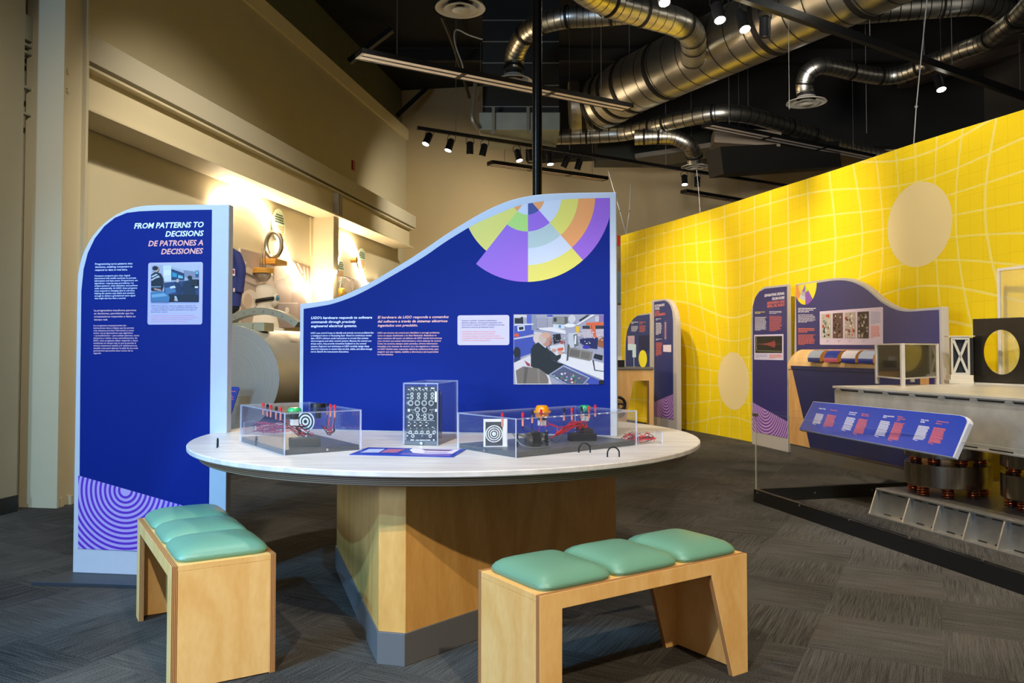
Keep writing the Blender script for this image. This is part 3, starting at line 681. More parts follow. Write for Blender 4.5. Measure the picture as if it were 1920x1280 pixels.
sh.block(m, ['LIGO uses control loops to identify and actively correct problems like', 'a misaligned mirror or fluctuating laser. Based on continuous sensor', 'data, LIGO’s software sends instructions to circuits that activate', 'electromagnets and other control systems. Because the sensors are', 'always active, they provide immediate feedback to the control', 'systems. Engineers and technicians at LIGO carefully design these', 'electrical responses to ensure they are fast, stable, and silent enough', 'not to disturb the instruments themselves.'], 583.2, 625.5, 5.0, 3.1, 117.5, .0026, bold=.009)
m.build('body_text', mat('#eef1ff', .5), t)
m = MB()
sh.block(m, ['El hardware de LIGO responde a comandos', 'del software a través de sistemas eléctricos', 'ingeniados con precisión.'], 708.5, 597, 7.6, 4.7, 133, .0026, bold=.018, shear=.2)
m.build('heading', mat('#f0b6a6', .5), t, label='salmon Spanish heading'); m = MB()
sh.block(m, ['LIGO usa circuitos de control para identificar y corregir problemas', 'como un espejo desalineado o un láser fluctuante. Basándose en', 'datos continuos del sensor, el software de LIGO manda instrucciones', 'a los circuitos que activan electroimanes y otros sistemas de control.', 'Como los sensores siempre están activados, ofrecen información', 'inmediata a los sistemas de control. Las y los ingenieros y técnicos', 'en LIGO diseñan estas respuestas eléctricas cuidadosamente, para', 'asegurar que sean rápidas, estables y silenciosas y así no perturbar', 'los instrumentos.'], 708.2, 625.3, 5.05, 3.1, 120.5, .0026, bold=.009)
m.build('body_text', mat('#f0b6a6', .5), t, label='salmon Spanish body text')
m = MB(); sh.rect(m, 858, 590.3, 955.2, 646.8, .003, 0, .012); m.build('caption_card', mat('#bdb4ca', .5), t)
m = MB(); sh.block(m, ['Detector scientists, computer programmers,', 'electrical engineers, and operation specialists work', 'hand in hand to improve LIGO’s sensitivity to the tiny', 'distortions caused by gravitational waves.'], 866, 602, 4.1, 2.4, 80, .0038, bold=.009)
sh.block(m, ['Científicas/os detectores, programadoras,', 'ingenieros/as electrónicos y especialistas', 'operativos trabajan en conjunto para mejorar la', 'sensibilidad de LIGO hacia las pequeñas distorsiones', 'causadas por ondas gravitacionales.'], 866, 622.5, 4.1, 2.3, 80, .0038, bold=.015, k=1)
m.build('caption', [mat('#2a2d70', .5), mat('#e58a78', .5)], t)
z2 = Z(840, 560, 5.647); q = lambda c, *p: (c, z2(*p))
rn = random.Random(3)
items = [q('#a9a6b8', *R(695, 165, 1650, 905)), q('#d5cfd2', *R(700, 168, 835, 200)), q('#5361c0', (835, 168), (885, 168), (885, 270), (835, 260)), q('#4c5ab8', (1050, 168), (1110, 168), (1110, 190), (1050, 190)),
 q('#4453b0', (700, 285), (908, 270), (908, 372), (700, 420)), q('#8e93a8', *R(885, 170, 935, 330)), q('#3e4dab', (700, 425), (960, 388), (875, 580), (700, 640)), q('#c7c3ce', (700, 415), (965, 372), (990, 385), (700, 432)), q('#e3dfe4', (705, 270), (905, 262), (905, 275), (705, 285)),
 q('#202227', *R(708, 205, 775, 262)), q('#191b20', (770, 195), (795, 190), (798, 265), (775, 262)), q('#dfe2e8', (735, 290), (812, 282), (814, 335), (740, 345)), q('#15181c', (750, 300), (800, 294), (802, 325), (754, 332)), q('#e0522e', *ell(728, 385, 26, 20)),
 q('#7d7b90', *R(935, 205, 1112, 330))]
for i in range(9): items.append(q('#c9c3cc', *R(940, 210+i*12, 1050, 215+i*12))); items.append(q('#d6cfd5', *R(1056, 200+i*14, 1108, 206+i*14)))
items += [q('#8c8a84', (1113, 188), (1235, 188), (1235, 270), (1113, 264)), q('#5d5a58', (1235, 188), (1268, 192), (1268, 266), (1235, 270)), q('#2f3336', *R(1120, 200, 1152, 242)), q('#d7dadb', (1113, 268), (1235, 275), (1235, 320), (1113, 308)), q('#2e7bc8', *R(1172, 280, 1198, 305)),
 q('#e7e1e4', (960, 308), (1110, 300), (1245, 335), (1250, 375), (970, 325)), q('#d8d4d8', (910, 350), (1000, 360), (980, 385), (915, 370)), q('#cfcdd3', *ell(1315, 215, 40, 45)), q('#eceaea', *ell(1292, 282, 62, 22)),
 q('#e6e2e4', (1355, 275), (1530, 165), (1560, 170), (1375, 280)), q('#33343c', (1385, 225), (1475, 170), (1500, 172), (1400, 240)), q('#c9c4ce', *R(1560, 185, 1600, 245)), q('#8a6fae', *R(1600, 170, 1650, 240)), q('#2c2d36', *R(1425, 285, 1650, 315)),
 q('#c6b8c2', (1360, 330), (1650, 320), (1650, 430), (1370, 400)), q('#e9b92e', *R(1355, 290, 1397, 355)), q('#e96433', (1462, 252), (1645, 248), (1645, 282), (1462, 275)), q('#e4673a', (1520, 280), (1560, 280), (1570, 390), (1600, 430), (1590, 440), (1540, 395)), q('#ef8350', (1500, 280), (1512, 280), (1530, 370), (1520, 372)),
 q('#a35c35', (1585, 440), (1650, 400), (1650, 520), (1590, 500)), q('#1b1d5a', (1395, 425), (1590, 410), (1580, 530), (1500, 520), (1400, 470)), q('#3a2fb0', *ell(1465, 510, 40, 18)), q('#14161c', (1110, 380), (1190, 370), (1200, 450), (1120, 480)),
 q('#d9d5d9', (1080, 500), (1230, 470), (1240, 560), (1100, 600)), q('#a8483c', (1190, 440), (1240, 450), (1230, 480), (1195, 478)), q('#e0d8da', (865, 600), (700, 680), (720, 905), (1100, 905), (1060, 760)), q('#e9e4e6', (1062, 600), (1200, 575), (1650, 680), (1650, 862), (1215, 685)),
 q('#3d4cae', (1215, 690), (1600, 858), (1600, 905), (1500, 905)), q('#101214', *R(1600, 860, 1650, 905)), q('#17191d', *ell(732, 568, 36, 60)), q('#2a306a', (700, 630), (770, 610), (765, 640), (700, 670)),
 q('#c6c8cf', (1275, 365), (1370, 355), (1385, 515), (1300, 520), (1275, 480)), q('#66686f', (1330, 380), (1368, 370), (1382, 500), (1340, 515)), q('#e8e8ea', (1345, 390), (1360, 388), (1358, 480), (1338, 478)),
 q('#8d857c', (1290, 515), (1530, 560), (1505, 660), (1262, 610)), q('#6a635d', (1300, 530), (1400, 550), (1390, 620), (1285, 600)), q('#736c65', (1415, 555), (1510, 572), (1495, 640), (1405, 622)), q('#55504c', (1270, 475), (1290, 490), (1275, 650), (1255, 660)),
 q('#171c26', (1555, 580), (1640, 600), (1630, 650), (1540, 625)), q('#30353f', (1530, 650), (1545, 650), (1560, 750), (1650, 765), (1650, 772), (1550, 758)),
 q('#dcc7bd', *ell(960, 420, 56, 58)), q('#1c2124', (880, 540), (905, 490), (965, 455), (1050, 515), (1085, 560), (1110, 650), (1180, 680), (1230, 690), (1110, 790), (1060, 805), (1040, 790), (880, 715)), q('#23292c', (1080, 540), (1150, 600), (1200, 585), (1195, 625), (1150, 665), (1090, 630)),
 q('#c9cdda', (960, 460), (975, 455), (1045, 508), (1035, 522)), q('#c28e78', *ell(1045, 432, 55, 72)), q('#cdb7ad', *ell(1005, 420, 42, 55)), q('#d9a78f', *ell(1040, 385, 48, 30)), q('#a86a58', (1080, 430), (1105, 420), (1100, 470), (1075, 500)), q('#d6a28c', *ell(1190, 568, 24, 22)), q('#cf9a86', *ell(1125, 545, 26, 16)), q('#e05c34', (1160, 525), (1220, 515), (1225, 540), (1165, 550)),
 q('#7c7066', (720, 760), (800, 715), (960, 735), (1035, 785), (1065, 850), (1065, 895), (735, 895)), q('#63584f', (815, 722), (850, 730), (830, 895), (800, 895)), q('#8c7f74', (945, 738), (975, 745), (975, 895), (955, 895)), q('#a83a4a', (810, 650), (870, 690), (870, 715), (840, 705)),
 q('#a5a9c0', (1070, 800), (1225, 700), (1505, 835), (1440, 905), (1250, 905)), q('#54597a', (1090, 800), (1225, 718), (1485, 838), (1430, 900), (1265, 900))]
for i in range(34):
    x = rn.uniform(1120, 1450); y = 800+(x-1120)*.18+rn.uniform(-40, 60)*(1-abs(x-1285)/400)
    items.append(q(rn.choice(['#d8d8dc', '#c8452e', '#3c8a54', '#e8e2e0', '#2c2f3a', '#b9b4ba', '#d9742c']), *ell(x, y, rn.uniform(6, 16), rn.uniform(4, 10), 6)))
for i in range(60):
    x = rn.uniform(1100, 1640); y = rn.uniform(330, 480)
    items.append(q(rn.choice(['#d8d8dc', '#b8a4a8', '#e8e2e0', '#4c4f5a', '#8a8494']), *ell(x, y, rn.uniform(4, 14), rn.uniform(3, 7), 5, rn.random())) if not (1270 < x < 1390 and y > 360) else q('#c6c8cf', *ell(1320, 400, 4, 4, 5)))
paint(sh, 'picture', t, items, step=.00006, base=.003, dim=.85)
# dark post that rises behind the wavy sign to the ceiling
a = EYEP+ray(1003, 300)*(4.75/ray(1003, 300).y); b = EYEP+ray(1003, 0)*(4.75/ray(1003, 0).y); dx = (b.x-a.x)/(b.z-a.z)
m = MB(); m.tube([(a.x+.012, 4.75, TZ), (a.x+.012+dx*(6.7-TZ), 4.75, 6.7)], .0285, 24); 
m.build('ceiling_post', mat('#17110d', .25, .6, spec=.6), smooth=True, label='slim dark post rising behind the wavy blue sign to the ceiling', cat='post')
# ================================================================== acrylic cases on the table
def pane(m, lo, hi):
    d = [hi[i]-lo[i] for i in range(3)]; ax = d.index(min(d)); (a, b, c), (e, f, g) = lo, hi
    m.box(lo, hi, 1); base = len(m.f)-6
    for fi, axf in ((0, 2), (1, 2), (2, 1), (3, 0), (4, 1), (5, 0)):
        if axf == ax: m.m[base+fi] = 0
def case(name, label, loc, rz, Wd, L, H, cat='display case', base=None, t=.006, lid=True):
    r = thing(name, label, cat, loc, rz)
    for lo, hi in (((0, 0, 0), (Wd, t, H)), ((0, L-t, 0), (Wd, L, H)), ((0, t, 0), (t, L-t, H)), ((Wd-t, t, 0), (Wd, L-t, H))):
        m = MB(); pane(m, lo, hi); m.build('side_pane', [ACRYL, ACEDGE], r)
    if lid: m = MB(); pane(m, (t, t, H-t), (Wd-t, L-t, H)); m.build('lid', [ACRYL, ACEDGE], r)
    if base:
        m = MB(); m.box((t+.001, t+.001, .001), (Wd-t-.001, L-t-.001, .022)); m.build('base_board', mat(base, .4), r, bevel=.001)
    return r
def wires(name, label, cat, pts_list, rad=.0016, group=None, mats=None):
    m = MB()
    for i, p in enumerate(pts_list): m.tube(spline(p, 6), rad, 6, i % len(mats))
    return m.build(name, mats, smooth=True, label=label, cat=cat, group=group)
def tr(root, *pts): return [ROOTM[root.name] @ Vector(p) for p in pts]
def terminal(root, x, y, H, col, shell=PINK):
    m = MB(); m.cyl((x, y, H), (x, y, H+.012), .0065, 12, 0); m.cyl((x, y, H+.012), (x, y, H+.016), .004, 10, 0)
    m.cyl((x, y, H-.007), (x, y, H-.042), .0048, 10, 1); m.build('terminal', [col, shell], root, smooth=True)
AH = .18
A = case('acrylic_case', 'clear acrylic case with green push button, left end of the round table', onz(533, 854, TZ)+Vector((0, 0, .0003)), math.radians(34.5), .352, .65, AH, base='#4d4f50')
for x, y, c in ((.03, .14, RED), (.03, .20, BLKW), (.045, .32, RED), (.045, .37, BLKW), (.06, .48, RED), (.29, .16, RED), (.29, .21, RED), (.31, .30, BLKW)): terminal(A, x, y, AH, c)
def button(root, x, y, H, col, r=.030, h=.016):
    m = MB(); m.lathe([(0, H+h), (r*.7, H+h*.95), (r*.92, H+h*.6), (r, H+h*.15), (r, H), (0, H)], 28, 0, c=(x, y, 0)); m.build('push_button', mat(col, .2, coat=.5), root, smooth=True)
    m = MB(); m.cyl((x, y, H-.007), (x, y, H-.035), r*.62, 20, 0); m.box((x-.014, y-.014, H-.062), (x+.014, y+.014, H-.035), 1); m.build('button_switch', [BLACK, WHITE], root, smooth=True)
button(A, .075, .09, AH, '#2f9e5c')
m = MB(); m.lathe([(0, AH+.02), (.034, AH+.018), (.036, AH+.002), (.036, AH), (0, AH)], 28, c=(.245, .25, 0)); m.cyl((.245, .25, AH-.007), (.245, .25, AH-.05), .013, 14); m.build('rocker_switch', BLACK, A, smooth=True)
m = MB(); m.lathe([(0, 0), (.007, 0), (.007, -.003), (0, -.003)], 16); 
def screwhead(root, p, n, r=.006):
    m = MB(); p = Vector(p); n = Vector(n); m.cyl(p, p+n*.003, r, 14); m.build('screw', SCREW, root, smooth=True)
screwhead(A, (.19, 0, .012), (0, -1, 0))
def in_case(root, lx, ly, lz=.0225, rz=0): return ROOTM[root.name] @ Vector((lx, ly, lz))
RZA = math.radians(34.5)
bt = thing('battery_box', 'dark grey battery box under the green button inside the left acrylic case', 'battery box', in_case(A, .125, .10), RZA-.25)
m = MB(); m.box((-.065, -.035, 0), (.065, .035, .036)); m.build('tray', mat('#33342f', .5), bt, bevel=.002)
m = MB(); m.box((-.055, -.026, .0362), (.055, .026, .0382)); m.build('holder', mat('#55564f', .5), bt)
rn = random.Random(11)
def bundle(root, c, spread, n, z0, z1, mats, name, label, seed, cat='wires', rad=.0017, anchors=None):
    rn = random.Random(seed); L = []
    for i in range(n):
        a = Vector(anchors[i % len(anchors)]) if anchors else Vector((c[0]+rn.uniform(-1, 1)*spread[0], c[1]+rn.uniform(-1, 1)*spread[1], z1))
        p = [a]
        for j in range(3): p.append(Vector((c[0]+rn.uniform(-1, 1)*spread[0], c[1]+rn.uniform(-1, 1)*spread[1], rn.uniform(z0, z0+(z1-z0)*.7))))
        if anchors: p.append(Vector((c[0]+rn.uniform(-1, 1)*spread[0]*.3, c[1]+rn.uniform(-1, 1)*spread[1]*.3, z0+.01)))
        L.append(tr(root, *p))
    return wires(name, label, cat, L, rad, None, mats)
bundle(A, (.12, .12), (.05, .06), 8, .066, .13, [RED, BLKW], 'wire_bundle', 'red and black wires dropping from the green button to the battery box', 1, anchors=[(.075, .09, AH-.062), (.03, .14, AH-.042), (.03, .20, AH-.042)])
bundle(A, (.29, .22), (.03, .07), 6, .05, .12, [RED, BLKW], 'wire_bundle', 'red and black wires looping below the right terminals of the left case', 4, anchors=[(.29, .16, AH-.042), (.29, .21, AH-.042), (.31, .30, AH-.042)])
# small target standing in case A
def target(root, lx, ly, rz, w, h, label, rings, post=True):
    t = thing('target_card', label, 'target', in_case(root, lx, ly), rz)
    s0 = h-w if post else 0
    m = MB(); m.box((-w/2, 0, 0), (w/2, .004, h)); m.build('card', mat('#ece8e2', .6), t)
    m = MB(); cz = h-w*.62
    m.add([(x, -.0006, z) for x, z in ((-w*.42, cz-w*.5), (w*.30, cz-w*.5), (w*.30, cz+w*.5), (-w*.42, cz+w*.5))], [(0, 1, 2, 3)], 0)
    R_ = w*.36; cx = -w*.06
    for k in range(rings):
        r1 = R_*(1-k/rings); 
        for kk, (ra, col) in enumerate(((r1, 1), (r1-R_/rings*.5, 0))):
            if k == rings-1 and kk: continue
            m.add([(cx+ra*math.cos(2*math.pi*i/32), -.001-.0004*(2*k+kk), cz+ra*math.sin(2*math.pi*i/32)) for i in range(32)], [tuple(range(32))], col)
    m.build('ring_print', [mat('#34322e', .6), mat('#ece8e2', .6)], t)
    return t
t_ = thing('target_card', 'small round black and white ring target inside the left acrylic case', 'target', in_case(A, .262, .46), RZA-.9)
m = MB(); m.cyl((0, .001, .075), (0, .004, .075), .048, 32, 1)
for k in range(5): m.cyl((0, .001, .075), (0, -.0004*(k+1), .075), .042-.008*k, 32, k % 2)
m.box((-.004, .004, 0), (.004, .008, .05), 1); m.build('disc', [BLACK, WHITE], t_)
T1 = onz(458, 812, TZ)
TA = case('acrylic_tray', 'low open clear acrylic tray full of red and black leads behind the left case', Vector((-1.42, 4.30, TZ+.0003)), math.radians(-2), .26, .16, .065, 'tray', lid=False, t=.004)
bundle(TA, (.13, .08), (.105, .055), 22, .006, .06, [RED, RED, BLKW, REDW], 'test_leads', 'tangle of red and black test leads in the left tray', 7)
# ---- case B
BH = .163
B = case('acrylic_case', 'long clear acrylic case with amber button and target card, right of the black module', Vector((.018, 3.375, TZ+.0003)), math.radians(38.5), .73, .43, BH, base='#4b4d4e')
RZB = math.radians(38.5)
for x, y, c in ((.10, .08, RED), (.02, .12, RED), (.22, .16, BLKW), (.28, .17, RED), (.42, .17, BLKW), (.47, .17, RED), (.55, .19, BLKW), (.60, .19, RED), (.69, .24, RED)): terminal(B, x, y, BH, c)
button(B, .32, .21, BH, '#d98a12', .033, .032); button(B, .64, .26, BH, '#1d8a5a', .030, .016)
m = MB(); m.lathe([(0, BH+.006), (.040, BH+.005), (.042, BH), (0, BH)], 28, c=(.32, .21, 0)); m.build('button_collar', mat('#c07f14', .3), B, smooth=True)
screwhead(B, (0, .22, .012), (-1, 0, 0)); 
m = MB()
for x in (.06, .16, .21, .25, .34, .38, .48, .53): m.box((x, -.0005, BH-.0055), (x+.008, .006, BH-.0005))
m.build('spacer', WHITE, B)
target(B, .055, .215, RZB-math.radians(32), .105, .122, 'square white card printed with black rings at the left end of the long acrylic case', 4)
mt = thing('motor_unit', 'small black motor unit with a silver disc inside the long acrylic case', 'motor', in_case(B, .20, .12), RZB-.3)
m = MB(); m.box((-.02, -.022, 0), (.02, .022, .062)); m.build('motor_block', BLACK, mt, bevel=.002)
m = MB(); m.cyl((-.021, 0, .032), (-.038, 0, .032), .030, 28); m.cyl((.021, 0, .034), (.034, 0, .034), .027, 28); m.build('disc', STEEL, mt, smooth=True)
m = MB(); m.box((.050, -.006, 0), (.064, .006, .062)); m.cyl((.057, 0, .062), (.057, 0, .070), .006, 12, 1); m.build('bracket', [BLACK, STEEL], mt)
m = MB(); m.cyl((-.085, .0, .0), (-.085, 0, .060), .007, 12); m.cyl((-.085, 0, .058), (-.045, -.01, .046), .005, 10, 1); m.build('sensor_post', [BLACK, STEEL], mt, smooth=True)
wires('cable', 'grey looping cable around the motor unit in the long case', 'cable', [tr(B, (.085, .13, .085), (.09, .07, .04), (.16, .04, .027), (.24, .06, .03), (.26, .12, .06), (.235, .15, .08), (.20, .13, .085)), tr(B, (.10, .08, BH-.042), (.14, .06, .10), (.22, .07, .08), (.25, .10, .05), (.22, .16, .03))], .0028, None, [mat('#6d7274', .35, .4), mat('#3a3d3e', .4)])
bt = thing('battery_box', 'black battery box at the right end inside the long acrylic case', 'battery box', in_case(B, .525, .16), RZB-.5)
m = MB(); m.box((-.062, -.035, 0), (.062, .035, .036)); m.build('tray', BLACK, bt, bevel=.002)
m = MB(); m.box((-.05, -.02, .0362), (-.01, .02, .0375)); m.box((.0, -.02, .0362), (.05, .02, .055)); m.build('holder', mat('#2a1d1c', .5), bt)
rnB = random.Random(5); fan = []
for i in range(16):
    fan.append(tr(B, (.385+rnB.uniform(-.008, .008), .185+rnB.uniform(-.01, .01), .055+rnB.uniform(-.004, .004)), (.44, .18+rnB.uniform(-.02, .02), .078+rnB.uniform(-.01, .014)), (.50, .185+rnB.uniform(-.02, .02), .098+rnB.uniform(-.012, .014)), (.56, .19+rnB.uniform(-.02, .02), .097+rnB.uniform(-.02, .012)), (.57, .17, .078+rnB.uniform(-.01, .0))))
wires('wire_bundle', 'fan of red wires spreading over the black battery box in the long case', 'wires', fan, .0018, None, [RED, REDW, RED])
bundle(B, (.54, .17), (.04, .03), 12, .062, .095, [RED, BLKW], 'wire_bundle', 'dense knot of red and black wires on top of the black battery box', 21, rad=.002)
wires('wire_loop', 'red wire loop hanging under the amber button of the long case', 'wires', [tr(B, (.28, .17, BH-.04), (.275, .18, .07), (.30, .17, .045), (.35, .16, .055), (.375, .165, .09), (.345, .18, .108), (.32, .19, .095)), tr(B, (.34, .2, BH-.04), (.36, .19, .10), (.41, .17, .092), (.47, .17, .10), (.47, .17, BH-.042))], .002, None, [RED])
wires('wire_loop', 'thin black wires sagging between the terminals of the long case', 'wires', [tr(B, (.22, .16, BH-.042), (.225, .165, .06), (.27, .16, .03), (.32, .15, .035), (.33, .16, .05)), tr(B, (.42, .17, BH-.042), (.415, .17, .07), (.38, .16, .03), (.345, .15, .028), (.33, .16, .045)), tr(B, (.10, .08, BH-.042), (.12, .10, .10), (.18, .14, .085)), tr(B, (.55, .19, BH-.042), (.53, .2, .06), (.47, .19, .035))], .0013, None, [BLKW])
TBp = Vector((.60, 3.86, TZ+.0003))
TB = case('acrylic_tray', 'small open clear acrylic tray at the right end of the round table', TBp, math.radians(14), .125, .085, .055, 'tray', lid=False, t=.004)
bundle(TB, (.015, .045), (.085, .03), 16, .006, .05, [RED, BLKW, RED], 'test_leads', 'red and black test leads spilling beside the small right tray', 13)
# ---- black module in its case
mc = onz(755, 834, TZ); Mx = (onz(820.5, 835.6, TZ)-mc); RZM = math.atan2(Mx.y, Mx.x)
MC = case('acrylic_case', 'tall clear acrylic case standing over the black synthesizer module', mc+Vector((0, 0, .0003)), RZM, .172, .36, .293, base=None)
m = MB(); m.box((.007, .007, .001), (.165, .353, .020)); m.build('base_board', mat('#5a5d60', .4), MC, bevel=.001)
screwhead(MC, (.092, 0, .010), (0, -1, 0), .007)
md = thing('synthesizer_module', 'black electronic module covered in silver jacks and knobs, in the tall acrylic case', 'synthesizer', ROOTM[MC.name] @ Vector((.0, .0, .0205)), RZM)
sh = Sheet(md, .016)
m = MB(); x0, z0 = sh.uv(762, 825); x1, z1_ = sh.uv(819, 724.5)
m.box((x0, .016, .0), (x1, .02, z1_)); m.build('front_plate', mat('#101112', .35), md)
m = MB(); m.box((.018, .0205, .002), (.152, .10, .235)); m.build('chassis', mat('#56606e', .4, .6), md, bevel=.002)
m = MB(); m.box((.018, .13, .0), (.152, .14, .225)); m.build('back_plate', mat('#6d7590', .45, .5), md)
zm = lambda a, b: (640+a/6.4, 700+b/6.4)
def knob(mb, a, b, r, k=0, h=.008):
    x, z = sh.uv(*zm(a, b)); rr = r/6.4*(x1-x0)/57.
    mb.cyl((x, .0158, z), (x, .0158-h, z), rr, 14, k); mb.cyl((x, .0158-h, z), (x, .0158-h-.0015, z), rr*.55, 12, 2)
KM = [mat('#cfc9be', .25, .9), mat('#e4dccb', .3, .6), mat('#1c1c1e', .5)]
for a, b, r, n in [(x, 352, 34, 'knob') for x in (842, 922, 1004, 1086)]+[(x, 433, 33, 'knob') for x in (922, 1004)]+[(x, 518, 33, 'knob') for x in (842, 1086)]:
    m = MB(); knob(m, a, b, r, 0, .012); m.build(n, KM, md, smooth=True)
for a, b in [(x, y) for y in (247, 290) for x in (852, 933, 1014, 1096)]+[(922, 495), (1006, 498), (926, 540), (1008, 540)]+[(x, 703) for x in (832, 904, 972, 1044, 1118)]+[(862, 748), (1070, 750)]:
    m = MB(); knob(m, a, b, 19, 1, .006); m.build('jack', KM, md, smooth=True)
m = MB()
for a, b in [(x, 203) for x in (830, 868, 910, 950, 990, 1032, 1072, 1114)]+[(x, 603) for x in (832, 904, 972, 1044)]+[(x, 657) for x in (832, 904, 972, 1044, 1118)]+[(840, 433), (1102, 433), (970, 748)]:
    x, z = sh.uv(*zm(a, b)); m.tube([(x+.0026*math.cos(w*math.pi/6), .0150, z+.0026*math.sin(w*math.pi/6)) for w in range(13)], .0006, 5)
m.build('port_rings', mat('#d8d2c4', .3, .5), md)
m = MB()
for a, b, w, h in [(835, 170, 34, 12), (922, 170, 30, 12), (1000, 170, 34, 12), (1075, 170, 44, 14), (800, 186, 20, 10), (845, 186, 18, 8), (885, 186, 18, 8), (930, 186, 18, 8), (970, 186, 18, 8), (1010, 186, 18, 8), (790, 247, 26, 7), (785, 290, 30, 7), (782, 342, 26, 5), (782, 360, 26, 5), (798, 425, 26, 32), (1124, 425, 24, 34), (1122, 215, 24, 128), (866, 432, 22, 4), (1055, 432, 26, 4), (782, 508, 26, 5), (782, 524, 26, 5), (955, 500, 22, 6), (940, 540, 26, 6), (1036, 490, 18, 6), (800, 580, 22, 8), (870, 580, 22, 8), (938, 580, 22, 8), (1010, 580, 22, 8), (798, 618, 22, 12), (870, 618, 22, 12), (938, 618, 22, 12), (1010, 618, 22, 12), (1085, 640, 22, 8), (785, 703, 20, 6), (830, 790, 42, 14), (893, 794, 40, 10), (940, 794, 66, 10), (1010, 794, 60, 10), (1100, 788, 18, 18), (785, 740, 14, 14), (800, 562, 320, 2), (800, 722, 320, 2), (858, 430, 2, 44), (1085, 430, 2, 44), (858, 474, 60, 2), (1020, 474, 66, 2)]:
    x, z = sh.uv(*zm(a, b)); x2, z2_ = sh.uv(*zm(a+w, b+h)); sh.lrect(m, x, z2_, x2, z, .0005)
m.build('panel_print', mat('#e2dfd6', .5), md)
sh = None

# ================================================================== ducts and ceiling fittings
DUCT = mat('#d2cec2', .34, 1, noise=.10, nscale=5, bump=.12, bscale=14); DARKSEAM = mat('#15120d', .6, .5)
def duct(label, pts, r, bands=(), seam=.17, group=None, rseam=.012, mt=None):
    c = spline(pts, 10); t = thing('duct', label, 'duct', c[0])
    m = MB(); m.tube(c, r, 36, 0); m.build('duct_body', mt or DUCT, t, world=True, smooth=True)
    # seam rings at regular steps
    ms = MB(); acc = 0; nxt = seam
    tot = [0]
    for i in range(1, len(c)): tot.append(tot[-1]+(c[i]-c[i-1]).length)
    def at(s):
        for i in range(1, len(c)):
            if tot[i] >= s:
                q = (s-tot[i-1])/(tot[i]-tot[i-1]); return c[i-1].lerp(c[i], q), (c[i]-c[i-1]).normalized()
        return c[-1], (c[-1]-c[-2]).normalized()
    s = seam
    while s < tot[-1]-.02:
        p, d = at(s); ms.tube([p-d*rseam/2, p+d*rseam/2], r+.003, 36, 0, caps=False); s += seam
    ms.build('seam_rings', DARKSEAM, t, world=True, smooth=True)
    for b in bands:
        p, d = at(b*tot[-1]); w = max(.03, r*.16); mb = MB(); mb.tube([p-d*w/2, p+d*w/2], r+.012, 36, 0, caps=False)
        mb.tube([p-d*w/2, p+d*w/2], r+.006, 36, 0, caps=False); mb.build('joint_band', mat('#1a1611', .5, .4), t, world=True, smooth=True)
    return t
def Pz(pts): return [onz(x, y, z) for x, y, z in pts]
big = duct('very large round spiral metal duct crossing the ceiling', Pz([(1068, 203, 5.25), (1105, 200, 5.27), (1145, 184, 5.3), (1185, 160, 5.3), (1320, 97, 5.3), (1500, 14, 5.3), (1660, -60, 5.3), (1850, -160, 5.3)]), .43, (.03, .07, .12, .17, .22, .33, .62, .80), seam=.30, rseam=.014)
d4 = duct('long round duct below the big duct, running behind the track spotlights', Pz([(962, 236, 4.85), (985, 252, 4.83), (1030, 257, 4.8), (1150, 252, 4.8), (1200, 243, 4.8), (1260, 228, 4.8), (1330, 214, 4.8), (1370, 212, 4.8), (1420, 220, 4.8), (1500, 245, 4.8), (1590, 277, 4.8), (1680, 300, 4.8)]), .125, (.17, .30, .33, .42, .60, .68), seam=.16)
d5 = duct('short branch duct with an elbow down to a small round ceiling diffuser', Pz([(1190, 258, 4.62), (1235, 256, 4.62), (1265, 258, 4.60), (1290, 270, 4.5), (1301, 288, 4.38), (1303, 304, 4.26)]), .12, (.12, .3, .92), seam=.07, rseam=.006)
d2 = duct('round duct curving like a hook down to the diffuser left of the post', Pz([(963, 141, 4.68), (964, 122, 4.85), (968, 95, 5.0), (985, 65, 5.1), (1015, 45, 5.12), (1060, 33, 5.12), (1110, 30, 5.12), (1200, 22, 5.12), (1250, 15, 5.12)]), .125, (.03, .28, .42, .55, .75), seam=.075, rseam=.006)
d3 = duct('round duct at the top that bends down into the very large duct', Pz([(1070, -45, 4.9), (1110, -12, 4.9), (1160, 10, 4.9), (1230, 30, 4.9), (1270, 42, 4.9), (1293, 58, 4.95), (1300, 78, 5.0), (1299, 108, 5.05)]), .155, (.22, .36, .55, .70, .82, .98), seam=.12, rseam=.006)
d6 = duct('flexible round duct drooping to the diffuser on the right', Pz([(1511, 180, 4.72), (1508, 160, 4.85), (1515, 137, 5.0), (1535, 124, 5.08), (1560, 126, 5.1), (1600, 135, 5.1), (1650, 143, 5.1), (1690, 139, 5.1), (1740, 120, 5.1), (1800, 96, 5.1), (1845, 80, 5.1), (1880, 55, 5.1), (1915, 25, 5.15), (1940, -5, 5.2)]), .115, (.04, .25, .38, .52, .78, .90), seam=.10, rseam=.007)
d7 = duct('round duct along the top right edge behind the very large duct', Pz([(1610, 22, 5.7), (1680, 16, 5.7), (1760, 10, 5.7), (1840, 6, 5.7), (1885, 22, 5.7), (1925, 40, 5.7), (1980, 60, 5.7)]), .16, (.3, .6, .75), seam=.12)
